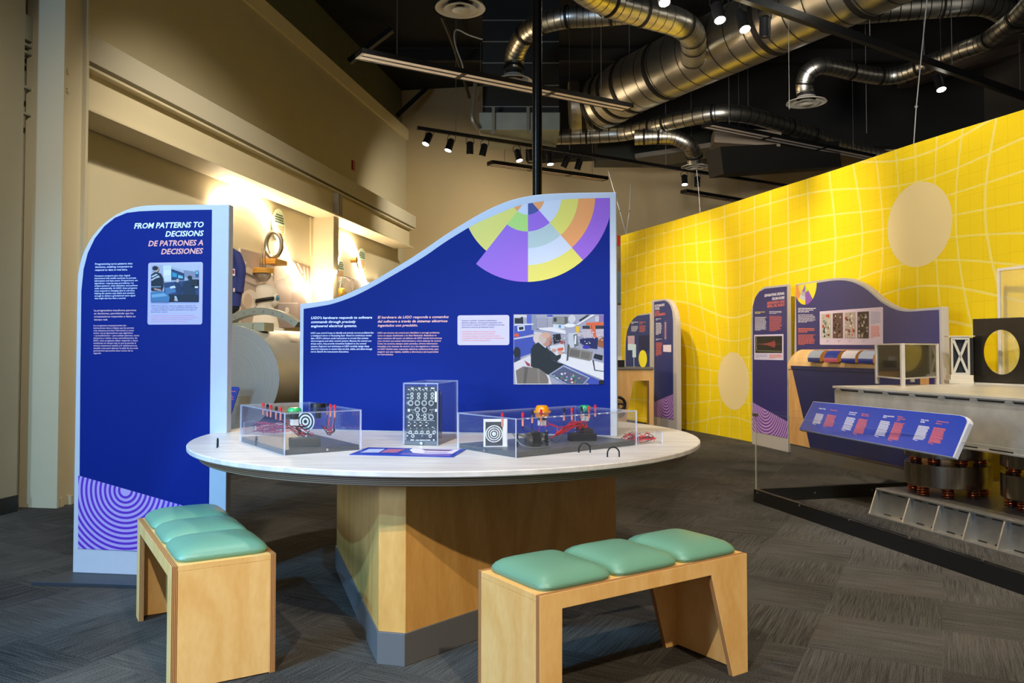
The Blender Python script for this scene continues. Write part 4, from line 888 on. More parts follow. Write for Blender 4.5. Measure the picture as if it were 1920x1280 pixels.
def diffuser(px, py, z, R_, label):
    p = onz(px, py, z); t = thing('ceiling_diffuser', label, 'air vent', p)
    W_ = mat('#cfc8b8', .45)
    m = MB(); m.lathe([(R_*.42, .11), (R_*.5, .06), (R_*.98, .012), (R_, 0), (R_*.93, .0), (R_*.62, .03), (R_*.42, .10)], 48); m.build('outer_ring', W_, t, smooth=True)
    m = MB(); m.lathe([(R_*.20, .04), (R_*.34, .035), (R_*.66, -.012), (R_*.60, -.016), (R_*.36, .01), (R_*.2, .02), (R_*.2, .04)], 48); m.build('inner_ring', W_, t, smooth=True)
    m = MB(); m.lathe([(0, .0), (R_*.22, -.004), (R_*.32, -.022), (R_*.28, -.028), (0, -.03)], 40); m.build('centre_cone', W_, t, smooth=True)
    m = MB(); m.lathe([(0, .13), (R_*.46, .13), (R_*.46, .05), (0, .05)], 32); m.build('collar', mat('#12100e', .6), t, smooth=True)
diffuser(863, 16, 4.70, .255, 'round white ceiling diffuser at the top edge, left of the post')
diffuser(963, 153, 4.55, .235, 'round white ceiling diffuser just left of the dark post')
diffuser(1512, 193, 4.60, .265, 'round white ceiling diffuser under the flexible duct on the right')
diffuser(1303, 314, 4.20, .225, 'small round white ceiling diffuser above the lit spotlight in the middle')
# rectangular ducts
GALV = mat('#8f948a', .55, .6, noise=.12, nscale=4)
ra = aty(905, 240, 11.2); rb = aty(1048, 190, 11.2)
t = thing('rectangular_duct', 'black painted rectangular duct with thin wire straps hanging behind the post', 'duct', (ra.x, 11.2, ra.z))
zt = aty(905, 22, 11.2).z
m = MB(); m.box((ra.x, 11.2, aty(905, 212, 11.2).z), (rb.x, 12.0, 6.6)); m.build('duct_body', mat('#060908', .7), t, world=True)
m = MB()
for yy in (38, 78, 118, 160, 200):
    z = aty(905, yy, 11.19).z; m.box((ra.x-.004, 11.185, z-.006), (rb.x, 11.199, z+.006))
m.build('strap_wires', mat('#8a8d88', .4, .5), t, world=True)
t = thing('rectangular_duct', 'bare galvanised rectangular duct end below the black duct', 'duct', (ra.x, 11.0, aty(900, 244, 11).z))
m = MB(); p0 = aty(898, 243, 11.0); p1 = aty(1050, 210, 11.0); m.box((p0.x, 11.0, p0.z), (p1.x, 12.1, p1.z)); m.build('duct_body', GALV, t, world=True, bevel=.01)
m = MB()
for px in (925, 990): q = aty(px, 243, 10.96); m.box((q.x-.02, 10.96, q.z-.05), (q.x+.02, 10.999, p1.z+.06))
m.build('strap', mat('#8f8d80', .4, .8), t, world=True)
for lb, pts, dz in (('dark sheet metal duct under the long round duct', ((1140, 300), (1215, 300)), .7),):
    a = aty(1120, 300, 14.6); b_ = aty(1230, 262, 14.6); m = MB(); m.box((a.x, 14.6, a.z), (b_.x+1.0, 15.2, b_.z+.25)); m.build('rectangular_duct', mat('#2c2f27', .5, .4), label=lb, cat='duct')
a = onz(1215, 291, 4.35); b_ = onz(1375, 262, 4.6)
m = MB(); m.bar(onz(1200, 302, 4.6), onz(1470, 262, 4.75), .8, .08); m.build('rectangular_duct', mat('#6f685c', .45, .4, noise=.1, nscale=4), label='flat galvanised duct seen from below behind the small diffuser', cat='duct')
m = MB(); m.bar(onz(1345, 262, 4.6)+Vector((0, .3, .1)), onz(1470, 270, 4.5)+Vector((0, .3, .1)), .5, .25); m.build('rectangular_duct', mat('#8b7a66', .5, .3), label='short tan duct box hanging beneath the right linear light', cat='duct')
m = MB(); m.bar(onz(1340, 305, 4.15), onz(1560, 292, 4.5), .35, .42); m.build('rectangular_duct', mat('#1c1a16', .6, .2), label='long black duct just above the far end of the yellow wall', cat='duct')
# linear lights
def linear(label, A_, B_, z, w=.20, n=2, cable=True):
    a = onz(*A_, z); b_ = onz(*B_, z); d = (b_-a); L_ = d.length; rz = math.atan2(d.y, d.x)
    t = thing('linear_light', label, 'ceiling light', a, rz)
    m = MB(); m.box((0, -w/2, .01), (L_, w/2, .05)); m.box((0, -w/2, -.005), (L_, -w/2+.012, .01)); m.box((0, w/2-.012, -.005), (L_, w/2, .01)); m.box((0, -.012, -.005), (L_, .012, .01))
    for s in [i*L_/3 for i in range(4)]: m.box((max(0, s-.03), -w/2, -.004), (min(L_, s+.03), w/2, .01))
    m.build('housing', BLACKM, t)
    for sy in (-1, 1):
        m = MB(); y0, y1 = sorted((sy*.014, sy*(w/2-.014))); m.box((.02, y0, .0), (L_-.02, y1, .009)); m.build('diffuser', mat('#f0dfd0', .35), t)
    m = MB()
    for s in (.12*L_, .88*L_): m.tube([(s, 0, .05), (s, 0, 6.7-z)], .004, 6)
    m.build('hanging_cable', mat('#77756f', .4, .5), t)
linear('longest black linear ceiling light with two pale strips, left of the very large duct', (672, 104), (1178, 205), 4.4, .22)
linear('slim linear light hanging below the track spotlights by the back wall', (918, 308), (1135, 338), 4.0, .16)
linear('linear light under the long round duct on the right', (1325, 236), (1632, 297), 4.5, .22)
linear('small linear light just above the yellow wall', (1282, 361), (1400, 380), 3.9, .15)
# lighting tracks and spotlights
def track(label, A_, B_, z, w=.04, h=.05):
    a = onz(*A_, z); b_ = onz(*B_, z); m = MB(); m.bar(a, b_, w, h, 0)
    n = 4
    for i in range(n): p = a.lerp(b_, (i+.3)/n); m.tube([p, (p.x, p.y, 6.7)], .005, 6, 1)
    m.build('lighting_track', [BLACKM, mat('#6d6b66', .4, .5)], label=label, cat='lighting track'); return a, b_
ta_a, tb2_ = track('long black lighting track carrying nine small spotlights before the back wall', (783, 240), (1500, 352), 4.2)
tb2 = track('thick black lighting track crossing the upper right of the ceiling', (1375, -12), (1990, 205), 4.72, .07, .09)
def spot(px, py, z, lean, lit, label, r=.048, L_=.17):
    p = onz(px, py, z)
    if z < 4.1:
        k = (px-960)/F; d_ = tb2_-ta_a; q_ = (k*ta_a.y-ta_a.x)/(d_.x-k*d_.y); p = aty(px, py, (ta_a+d_*q_).y)
    t = thing('track_spotlight', label, 'spotlight', p)
    d = Vector(lean).normalized()
    q = p-d*L_
    m = MB(); m.tube([q, q+d*.02, p-d*.01, p], [r*.7, r, r, r*1.04], 24, 0); m.build('lamp_head', BLACKM, t, world=True, smooth=True)
    m = MB(); m.tube([p, p+d*.002], r*.9, 24, 0); m.build('lens', emit('#fff4df', 26) if lit else mat('#1c1a18', .1), t, world=True)
    m = MB(); top = Vector((q.x, q.y, q.z+.12)); ctr_ = Vector((p.x, p.y, 0)); top = Vector((p.x, p.y, 4.178)) if z < 4.1 else top
    m.tube([q+d*.03+Vector((r+.006, 0, 0)), q+Vector((r+.004, 0, .04)), q+Vector((0, 0, .075)), q+Vector((-r-.004, 0, .04)), q+d*.03+Vector((-r-.006, 0, 0))], .005, 6)
    m.tube([q+Vector((0, 0, .07)), top], .012, 10); m.build('yoke', BLACK, t, world=True, smooth=True)
    return t
for px, py, ln, lit, lb in ((798, 270, (-.35, -.3, -1), 1, 'lit black track spotlight at the left end of the track'), (840, 282, (-.3, -.2, -1), 1, 'lit black track spotlight, second from the left end of the track'),
    (881, 289, (-.02, .1, -1), 0, 'unlit upright black track spotlight, third from the left'), (904, 292, (-.25, .1, -1), 0, 'unlit tilted black track spotlight, fourth from the left'),
    (974, 301, (.25, -.2, -1), 1, 'lit black track spotlight just left of the dark post'), (997, 302, (.1, 0, -1), 0, 'unlit black track spotlight partly behind the dark post'), (1032, 308, (.1, -.2, -1), 1, 'lit black track spotlight just right of the dark post'),
    (1056, 314, (-.45, .1, -1), 0, 'unlit tilted spotlight, second right of the dark post'), (1082, 318, (-.3, .1, -1), 0, 'unlit tilted spotlight, third right of the dark post'),
    (1284, 346, (0, -.25, -1), 1, 'lit track spotlight hanging above the left part of the yellow wall'), (1307, 350, (0, .1, -1), 0, 'unlit track spotlight beside the lit one above the yellow wall')):
    spot(px, py, 3.97, ln, lit, lb)
for px, py, z, ln, lit, lb in ((1246, 5, 4.6, (.1, -.4, -1), 1, 'lit spotlight at the top edge above the bending duct'), (1350, 38, 4.6, (.1, -.4, -1), 1, 'lit spotlight in front of the very large duct, left one'), (1397, 55, 4.6, (.15, -.4, -1), 1, 'lit spotlight in front of the very large duct, right one'), (1434, 70, 4.6, (0, .1, -1), 0, 'unlit black spotlight hanging in front of the very large duct'), (1765, 168, 4.6, (.05, -.35, -1), 1, 'lit spotlight hanging alone above the yellow wall on the right')):
    st = spot(px, py, z, ln, lit, lb, .06, .22); m = MB(); m.tube([(0, 0, .30), (0, 0, 6.71-ROOTM[st.name].translation.z)], .008, 8); m.build('stem', BLACK, st)
p = aty(1245, 0, 9.2)
m = MB()
for k, (px, py, z0) in enumerate(((901, 215, 5.4), (1180, 135, 5.7), (1366, 52, 5.7), (1733, 130, 5.0), (1480, 205, 4.0), (1625, 250, 4.4))):
    q = onz(px, py, z0); m.tube([q, (q.x, q.y, 6.7)], .004, 5)
m.build('hanging_wires', mat('#8d8b85', .4, .5), label='thin steel suspension wires dropping from the black ceiling', cat='wire', kind='stuff')
# conduit and sprinkler pipe at left
wires('conduit', 'dark curved conduit beside the black rectangular duct', 'conduit', [[aty(892, 150, 10.9), aty(888, 190, 10.9), aty(886, 222, 10.9), aty(897, 240, 10.95)]], .03, None, [mat('#6b655a', .4, .5)])
wires('cable', 'thin pale looping cable beside the black rectangular duct', 'cable', [[aty(905, 74, 10.9), aty(880, 66, 10.9), aty(855, 56, 10.9), aty(853, 80, 10.9), aty(866, 118, 10.9), aty(868, 128, 10.9)]], .010, None, [mat('#a09a8a', .5)])
wires('sprinkler_pipe', 'dark sprinkler pipe with red fittings slanting down at the back', 'pipe', [[onz(828, 30, 6.3), onz(850, 85, 6.3), onz(880, 182, 6.3)]], .035, None, [mat('#1d1915', .5)])
# ================================================================== signs on the right, along the yellow wall
VIO = '#2b2a6e'
KR = math.atan2(-.981, .195)
def wheel(sh, name, t, cc, ru, conv, secs, lift=.003):
    m = MB(); WC = {}; wm = []
    for a0, a1, r0, r1, c in secs:
        if c not in WC: WC[c] = len(wm); wm.append(mat(c, .45))
        n = max(2, int((a1-a0)/5))
        for i in range(n):
            A, B = (math.radians(-90+a0+(a1-a0)*j/n) for j in (i, i+1))
            qd = clip([(cc[0]+ru*r*math.cos(w), cc[1]+ru*r*math.sin(w)) for r, w in ((r0, A), (r1, A), (r1, B), (r0, B))], conv)
            if len(qd) > 2: m.add([(x, sh.y-lift, z) for x, z in qd], [tuple(range(len(qd)))], WC[c])
    return m.build(name, wm, t)
def rings(sh, t, conv_px, cpx, pit_px, n=18):
    conv = [sh.uv(*p) for p in conv_px]; m = MB(); m.add([(a, -.0028, b) for a, b in conv], [tuple(range(len(conv)))], 1)
    c0 = sh.uv(*cpx); pit = abs(c0[1]-sh.uv(cpx[0], cpx[1]+pit_px)[1])
    for k in range(1, n):
        r0, r1 = pit*(k+.12), pit*(k+.58)
        for i in range(48):
            a, b = 2*math.pi*i/48, 2*math.pi*(i+1)/48
            q = clip([(c0[0]+r*math.cos(w), c0[1]+r*math.sin(w)) for r, w in ((r0, a), (r1, a), (r1, b), (r0, b))], conv)
            if len(q) > 2: m.add([(x, -.0036, z) for x, z in q], [tuple(range(len(q)))], 0)
    m.build('ring_pattern', [mat('#7a3fae', .4), mat('#c5a3d6', .4)], t)
def facepoly(sh, t, px, c=VIO):
    f = [sh.uv(*p) for p in px]; m = MB(); m.add([(p[0], -.002, p[1]) for p in f], [tuple(range(len(f)))]); m.add([(p[0], -.0005, p[1]) for p in f], [tuple(range(len(f)-1, -1, -1))])
    m.build('graphic_face', mat(c, .42), t)
def BT(sh, t, name, *a, **kw):
    m = MB(); sh.bars(m, *a, **kw); return m.build(name, TXT, t)
TXT = [mat('#e8e4ee', .5), mat('#e07050', .5), mat('#e8e060', .5), mat('#9aa0c8', .5)]
t, sh = kiosk('info_sign', 'dark blue sign headed SEPARATING SIGNAL FROM NOISE beside the yellow wall', Vector((3.179, 10.782, 0)), KR,
              lambda s: [(0, .0), (.905, .0), (.905, s.uv(1484, 531)[1]), (.5, s.uv(1484, 531)[1]+.005)]+arc(.42, s.uv(1440, 536)[1]-.42, .42, .42, 90, 180), .06, FRAMEW)
facepoly(sh, t, ((1411.5, 808), (1411.5, 600), (1412, 574), (1416, 558), (1424, 547), (1434, 541), (1475.4, 536.5), (1476.6, 822)))
rings(sh, t, ((1411.5, 754), (1476.6, 790), (1476.6, 821.5), (1411.5, 808)), (1434.5, 758), 6.0, 24)
m = MB()
for ln, y, x0, k in (('SEPARATING SIGNAL', 556.5, 1433.5, 0), ('FROM NOISE', 562.5, 1448, 0), ('SEPARANDO UNA', 570.5, 1438.5, 1), ('SEÑAL DEL RUIDO', 576.5, 1438.5, 1)):
    sh.text(m, ln, x0, y, 4.6, 1471.5, .003, bold=.03, shear=.2, k=k)
m.build('heading', TXT[:2], t)
BT(sh, t, 'body_text', 1416, 584, 1439, 589, 2, .003, 2, seed=2); BT(sh, t, 'body_text', 1443, 583, 1467, 589, 3, .003, 0, seed=3)
BT(sh, t, 'body_text', 1416, 594, 1439, 620, 14, .003, 0, seed=4); BT(sh, t, 'body_text', 1443, 592, 1467, 621, 15, .003, 1, seed=5)
m = MB(); sh.poly(m, ((1414.5, 627.5), (1469.5, 626), (1469.5, 675), (1414.5, 674)), .003, 0); m.build('picture_card', mat('#d5cbe6', .5), t)
items = [('#2b2826', [(1416.5, 630.5), (1467, 629.5), (1467, 661.5), (1416.5, 661.5)]), ('#8d9a70', [(1420, 657), (1466, 658), (1466, 658.8), (1420, 657.8)]), ('#8d9a70', [(1418.5, 632), (1419.2, 632), (1419.2, 657), (1418.5, 657)])]
for i in range(30):
    x = 1422+i*1.1; h = .5+(i/30)**2*7*(1 if i < 29 else .5); items.append(('#b5544e', [(x, 645-h), (x+.7, 645-h), (x+.7, 645+h), (x, 645+h)]))
items.append(('#7d7468', [(1420, 644.7), (1466, 644.7), (1466, 645.2), (1420, 645.2)]))
paint(sh, 'picture', t, items, base=.0035, step=.0001)
BT(sh, t, 'caption', 1417, 664.5, 1440, 671, 4, .0035, 3, seed=8); BT(sh, t, 'caption', 1443, 664.5, 1467, 672, 5, .0035, 1, seed=9)
# wave sign
K2 = Vector((3.360, 9.745, 0))
topo = [(1491, 532.5), (1530, 526), (1565, 521), (1590, 522), (1610, 529), (1627.5, 540), (1652, 561), (1677.5, 575), (1702, 579.5), (1735, 577.5), (1766, 575)]
t, sh = kiosk('info_sign', 'dark violet sign with a wave shaped top and colour wheel, behind the optics table', K2, KR,
              lambda s: [(0, 0)]+[(max(0, p.x), p.y) for p in spline([(*s.uv(*q), 0) for q in topo], 4)]+[(s.uv(1766, 575)[0], 0)], .07, FRAMEW)
innr = [(1492.5, 535)]+[(a, b+4.5) for a, b in topo[1:-1]]+[(1761, 580.5)]
ipp = [(p.x, p.y) for p in spline([(*sh.uv(*q), 0) for q in innr], 4)]
ff = [(ipp[0][0], .1)]+ipp+[(ipp[-1][0], .1)]
m = MB(); m.add([(a, -.002, b) for a, b in ff], [tuple(range(len(ff)))]); m.build('graphic_face', mat(VIO, .42), t)
cc = sh.uv(1510, 532.5); ru = abs(cc[1]-sh.uv(1510, 540.2)[1])
wheel(sh, 'colour_wheel', t, cc, ru, [sh.uv(1492.6, 535.4), sh.uv(1530, 529), sh.uv(1565, 525), sh.uv(1565, 600), sh.uv(1492.6, 600)],
      [(-41, 0, 0, 1, PU), (-41, 0, 1, 2, '#9a5cc0'), (-41, 0, 2, 3, '#a9a9ae'), (-41, 0, 3, 4, WH), (-41, 0, 4, 5, '#f0d820'), (-100, -41, 0, 2, '#e8d820'), (-100, -41, 2, 3, YE), (-100, -41, 3, 5, OR), (0, 40, 0, 2, '#b8d830'), (0, 40, 2, 5, '#8a50b0'), (40, 100, 0, 5, '#e6dc2c')])
BT(sh, t, 'body_text', 1497, 577, 1531, 586.5, 3, .003, 0, .6, 1); BT(sh, t, 'body_text', 1497, 589, 1531, 605, 8, .003, 0, seed=2); BT(sh, t, 'body_text', 1497, 615, 1529, 624, 3, .003, 1, .6, 3); BT(sh, t, 'body_text', 1497, 627, 1531, 647, 10, .003, 1, seed=4)

m = MB(); z1 = Z(1390, 500, 5.817); sh.poly(m, z1((858, 487), (1540, 438), (1548, 446), (1548, 848), (1540, 852), (866, 850), (858, 842)), .003, 0); m.build('picture_card', mat('#dccbe2', .5), t)
rn = random.Random(9); items = []
for x0, x1, ya, yb, c in ((875, 985, 515, 510, '#b9b6b0'), (1000, 1112, 508, 500, '#6a5048'), (1132, 1250, 500, 492, '#b8a8a0'), (1272, 1396, 492, 485, '#4a3c34')):
    items.append((c, z1((x0, ya), (x1, yb), (x1, 778), (x0, 778))))
    for i in range(26):
        cx = rn.uniform(x0+12, x1-14); cy = rn.uniform(ya+16, 765); w = rn.uniform(4, 14); h = rn.uniform(5, 26)
        cx = min(max(cx, x0+w), x1-w); cy = min(max(cy, ya+h), 778-h)
        pal = {'#b9b6b0': ['#2c3434', '#d8d8d4', '#6d7470', '#c8482a'], '#6a5048': ['#3a2c2a', '#c8bcb4', '#8a6a5c', '#2a2020'], '#b8a8a0': ['#7a4a40', '#e0d8d4', '#5a4a48', '#d8542a'], '#4a3c34': ['#8a7a6c', '#c8beb4', '#2a221e', '#a89888']}[c]
        items.append((rn.choice(pal), z1(*ell(cx, cy, w, h, 7, rn.random()))))
paint(sh, 'picture', t, items, base=.0035, step=.00004)
m = MB(); 
for x in (1550, 1571, 1592, 1618): BT(sh, t, 'caption', x, 638, x+6, 642, 2, .0035, 3, seed=int(x))
BT(sh, t, 'caption', 1633.5, 584, 1652, 608, 11, .0035, 3, seed=5); BT(sh, t, 'caption', 1633.5, 611, 1652, 634, 10, .0035, 1, seed=6)
# drum counter under the wave sign
t = thing('drum_counter', 'curved birch counter with four picture drums and a dark blue front', 'counter', K2+Vector((-.03, -.006, 0)), KR)
t.location = K2; ROOTM[t.name] = Matrix.Translation(K2) @ Matrix.Rotation(KR, 4, 'Z')
CL_ = 2.36
prof = [(-.0035, 1.02), (-.105, 1.02), (-.105, 1.066), (-.100, 1.11), (-.088, 1.155), (-.066, 1.20), (-.035, 1.235), (-.0035, 1.25)]
m = MB(); n = len(prof); ins = {1.25: .14, 1.235: .12, 1.20: .085, 1.155: .05, 1.11: .02}
vs = [(.085+ins.get(z, 0), y, z) for y, z in prof]+[(CL_, y, z) for y, z in prof]
m.add(vs, [tuple(range(n-1, -1, -1)), tuple(range(n, 2*n))]+[(i, (i+1) % n, n+(i+1) % n, n+i) for i in range(n)]); m.build('curved_top', wood('#ecc68c', '#d8a868', 'light_birch', 2), t)
m = MB(); m.box((.09, -.095, .14), (CL_, -.004, 1.02)); m.build('cabinet', wood('#e0b070', '#c08a4a', 'counter_birch', 2), t)
cs_ = Sheet(t, -.097); m = MB(); pts = [cs_.uv(1484.5, 686)]; a = cs_.uv(1484, 687); b_ = cs_.uv(1519, 850)
m.add([(x, -.098, z) for x, z in ((a[0], 1.055), (b_[0], .145), (CL_, .145), (CL_, 1.055))], [(0, 1, 2, 3)]); m.add([(x, -.1055, z) for x, z in ((a[0], 1.060), (a[0]+.005, 1.02), (CL_, 1.02), (CL_, 1.060))], [(0, 1, 2, 3)])
m.build('front_panel', mat('#1c2358', .4), t)
m = MB(); m.box((.10, -.085, 0), (CL_, -.004, .14)); m.build('plinth', mat('#5b564e', .6), t)
for k, (x, c1, c2) in enumerate(((1537, '#9aa4b8', '#31417c'), (1568, '#2a3c9e', '#c8607a'), (1600, '#e6e2ee', '#2a3c9e'), (1632, '#b9c4e0', '#2a3c9e'))):
    us = Sheet(t, -.09).uv(x-13, 686)[0]; w = .24
    m = MB(); x = us
    vs = []; fs = []; N_ = 14
    for j in range(N_+1):
        w_ = math.radians(200-j*130/N_); yy = -.055+.098*math.cos(w_); zz_ = 1.145+.098*math.sin(w_)
        vs += [(x, yy, zz_), (x+w, yy, zz_)]
    for j in range(N_): fs.append((2*j, 2*j+1, 2*j+3, 2*j+2))
    m.add(vs, fs, 0); m.m = [0 if 2 < j < 10 else 1 for j in range(N_)]
    for xx in (x, x+w): m.add([(xx, -.055+.0975*math.cos(math.radians(200-j*130/N_)), 1.145+.0975*math.sin(math.radians(200-j*130/N_))) for j in range(N_+1)]+[(xx, -.055, 1.145)], [tuple(range(N_+2))], 2)
    m.build('picture_drum', [mat(c1, .4), mat(c2, .4), mat('#b07a3c', .6)], t, smooth=True)
# ---- far signs and counter at the left end of the yellow wall
FR = math.radians(-76)
t, sh = kiosk('info_sign', 'tall narrow dark blue sign headed ELECTROMAGNETIC CONTROL, left part of the yellow wall', Vector((2.225, 12.9, 0)), FR,
              lambda s: [(0, 0), (.90, 0)]+arc(.90-.44, s.uv(1240, 561)[1]-.46, .44, .46, 0, 90)+[(0, s.uv(1222, 562.5)[1])], .07, FRAMEW)
facepoly(sh, t, ((1227, 780), (1226.5, 566), (1246, 563), (1252, 566), (1257, 573), (1260.5, 584), (1262, 600), (1262.5, 787)), '#2c3676')
rings(sh, t, ((1227, 753.5), (1262.5, 738.5), (1262.5, 786.5), (1227, 779.5)), (1248.5, 740), 5.6, 24)
m = MB()
for ln, y, x1_, k in (('ELECTROMAGNETIC', 575.5, 1246.5, 0), ('CONTROL', 581, 1237, 0), ('CONTROL', 587.5, 1237, 1), ('ELECTROMAGNÉTICO', 592.5, 1248, 1)): sh.text(m, ln, 1228, y, 4.2, x1_, .003, bold=.03, shear=.2, k=k)
m.build('heading', TXT[:2], t)
BT(sh, t, 'body_text', 1230, 597, 1240, 601, 2, .003, 0, seed=1); BT(sh, t, 'body_text', 1230, 605, 1242, 628, 11, .003, 0, seed=2); BT(sh, t, 'body_text', 1230, 642, 1243, 668, 12, .003, 1, seed=3); BT(sh, t, 'body_text', 1230, 635, 1242, 638, 2, .003, 0, seed=4)
items = [('#5b5f92', ell(1248, 620, 3.6, 20, 20)), ('#2c3676', ell(1248, 620, 2.8, 18.5, 20)), ('#c8a6b0', [(1246.4, 604), (1249.6, 604), (1249.6, 636), (1246.4, 636)])]
for i in range(16): items.append(('#8a4a5a', [(1246.4, 605+i*2), (1249.6, 605+i*2), (1249.6, 606+i*2), (1246.4, 606+i*2)]))
items += [('#e6d6e6', [(1244, 646.5), (1259, 646), (1259, 660), (1244, 659)])]
paint(sh, 'picture', t, items, step=.0001)
t, sh = kiosk('info_sign', 'dark blue sign with a rounded left shoulder behind the far birch counter', Vector((1.945, 14.03, 0)), FR,
              lambda s: [(0, .76), (1.06, .76), (1.06, s.uv(1221, 586)[1]), (.75, s.uv(1205, 588)[1])]+arc(.75, s.uv(1205, 588)[1]-.75, .75, .75, 95, 180), .06, FRAMEW)
m = MB(); m.box((.99, .005, 0), (1.05, .055, .76)); m.build('stand_post', FRAMEW, t)
facepoly(sh, t, ((1173.5, 690), (1173.5, 640), (1176, 620), (1181, 607), (1188, 597), (1195, 592), (1218, 589), (1218, 690)), '#2c4080')
BT(sh, t, 'body_text', 1184, 603, 1197, 608, 2, .003, 0, .6, 1); BT(sh, t, 'body_text', 1199, 603, 1214, 608, 2, .003, 1, .6, 2); BT(sh, t, 'body_text', 1184, 611, 1197, 622, 6, .003, 0, seed=3); BT(sh, t, 'body_text', 1199, 610, 1212, 623, 6, .003, 1, seed=4)
m = MB(); sh.rect(m, 1177.5, 629, 1190, 656, .003, 0); m.build('picture_card', mat('#d8b8d0', .5), t)
m = MB(); sh.rect(m, 1198, 628, 1217.5, 657, .004, 0); m.build('window_print', mat('#15275a', .3), t)
ta_ = onz(1152, 693, .93)
t = thing('birch_counter', 'far birch counter with a grey top and an angular cut out leg', 'counter', (1.50, 12.05, 0), math.radians(-3))
m = MB(); m.box((0, -.02, .955), (.60, .62, .985)); m.build('worktop', mat('#6d6a66', .5), t)
m = MB(); m.prism([(.02, 0), (.02, .955), (.595, .955), (.595, 0), (.53, 0), (.53, .79), (.30, .79), (.22, .35), (.17, 0)], .0, .03, 0); m.build('front_panel', wood('#e2b67a', '#c8944e', 'far_birch', 2), t)
SPM = wood('#d8a868', '#b98242', 'far_birch_side', 2); bct = t
for x in (.02, .565): m = MB(); m.box((x, .03, 0), (x+.03, .60, .955)); m.build('side_panel', SPM, t)
op = aty(1204.5, 691, 12.2)
m = MB(); m.cyl((op.x, 12.15, .986+.15), (op.x, 12.165, .986+.15), .075, 28); m.v = [Vector((v.x, v.y, .986+(v.z-.986-.075)*2.0)) if False else v for v in m.v]
s_ = MB(); pts = ell(op.x, .986+.125, .062, .130, 28); s_.prism(pts, 12.15, 12.17, 0); s_.prism(ell(op.x+.012, .986+.125, .062, .125, 28), 12.172, 12.19, 1)
s_.build('oval_sign', [mat('#e2d428', .5), BLACK], label='yellow oval sign standing on the far birch counter', cat='sign')
m = MB(); q = aty(1159, 690, 12.2); m.box((q.x-.06, 12.15, .986), (q.x+.09, 12.3, 1.09), 0); m.build('black_box', BLACK, label='black box at the left end of the far birch counter', cat='box')
m = MB(); m.box((q.x-.05, 12.17, 1.0905), (q.x+.05, 12.28, 1.15), 0); m.build('white_box', mat('#cfc9be', .5), label='small pale box standing on the black box on the far counter', cat='box')
m = MB(); q = aty(1186, 690, 12.5); m.box((q.x, 12.5, 1.13), (q.x+.055, 12.515, 1.33), 0); m.box((q.x-.07, 12.5, 1.24), (q.x, 12.515, 1.335), 0); m.box((q.x+.02, 12.5, .986), (q.x+.026, 12.506, 1.13), 0)
m.build('acrylic_stand', mat('#bfd6dc', .2), label='pale acrylic stand with small fittings on the far birch counter', cat='stand')
m = MB(); q = aty(1161, 757, 12.0); m.tube([(q.x-.02+.10*math.cos(w), 11.96, q.z+.10*math.sin(w)) for w in [math.pi*2*i/28 for i in range(29)]], .022, 10); m.cyl((q.x-.02, 11.96, q.z), (q.x-.02, 12.06, q.z), .02, 10); m.bar((q.x-.12, 11.96, q.z), (q.x+.08, 11.96, q.z), .02, .02); m.build('hand_wheel', BLACK, bct, world=True, smooth=True)
# red exit sign and door at the back
q = aty(1153, 460, 15.3); m = MB(); m.box((q.x-.12, 15.3, q.z), (q.x+.10, 15.34, q.z+.19)); m.build('exit_sign', mat('#c8281c', .4), label='red sign partly hidden between the wavy sign and the yellow wall', cat='sign')
a = aty(1150, 470, 15.6); b_ = aty(1172, 470, 15.6)
m = MB(); wall_box(m, 3.2+.0, 3.2, 0, 0, 0, 0) if False else None
m.box((1.62, 15.55, 0), (2.6, 15.6, 2.1)); m.box((1.62, 15.55, 2.14), (2.6, 15.6, 2.75), 1); struct(m, 'door_1', [mat('#d8d6d2', .6), mat('#7fa0ac', .4)])

# ================================================================== barrier, optics table
BR = math.atan2(-2.399, .581); B0 = Vector((1.988, 6.711, 0))
t = thing('barrier', 'low black kerb barrier with clear glass panels around the optics exhibit', 'barrier', B0, BR)
MBAR = ROOTM[t.name]
m = MB(); m.box((0, 0, 0), (3.6, .03, .106)); m.box((0, .03, 0), (.03, 1.75, .106)); m.build('kerb', mat('#141516', .35), t, bevel=.002)
m = MB(); m.box((.012, .01, .106), (3.6, .02, .735), 0); m.m = [1, 1, 0, 1, 0, 1]; m.build('glass_panel', [clear('#dfeee4', .0, .02, 'glass', .5), clear('#cfd8b8', .45, .1, 'glass_edge')], t)
m = MB(); m.box((.010, .022, .106), (.020, 1.75, .735), 0); m.m = [1, 1, 1, 0, 1, 0]; m.build('glass_panel', [clear('#dfeee4', .0, .02, 'glass', .5), clear('#cfd8b8', .45, .1, 'glass_edge')], t)
m = MB(); m.box((-.004, -.002, .70), (.045, .022, .725)); m.build('corner_clip', STEEL, t)
shb = Sheet(t, 0)
for px, py in ((1420, 923.5), (1499, 947), (1592.5, 974), (1705.5, 1008), (1843.5, 1049)):
    x, z = shb.uv(px, py); screwhead(t, (x, 0, z), (0, -1, 0), .009)
for y in (.55, 1.1): screwhead(t, (0.03, y, .055), (1, 0, 0), .009)
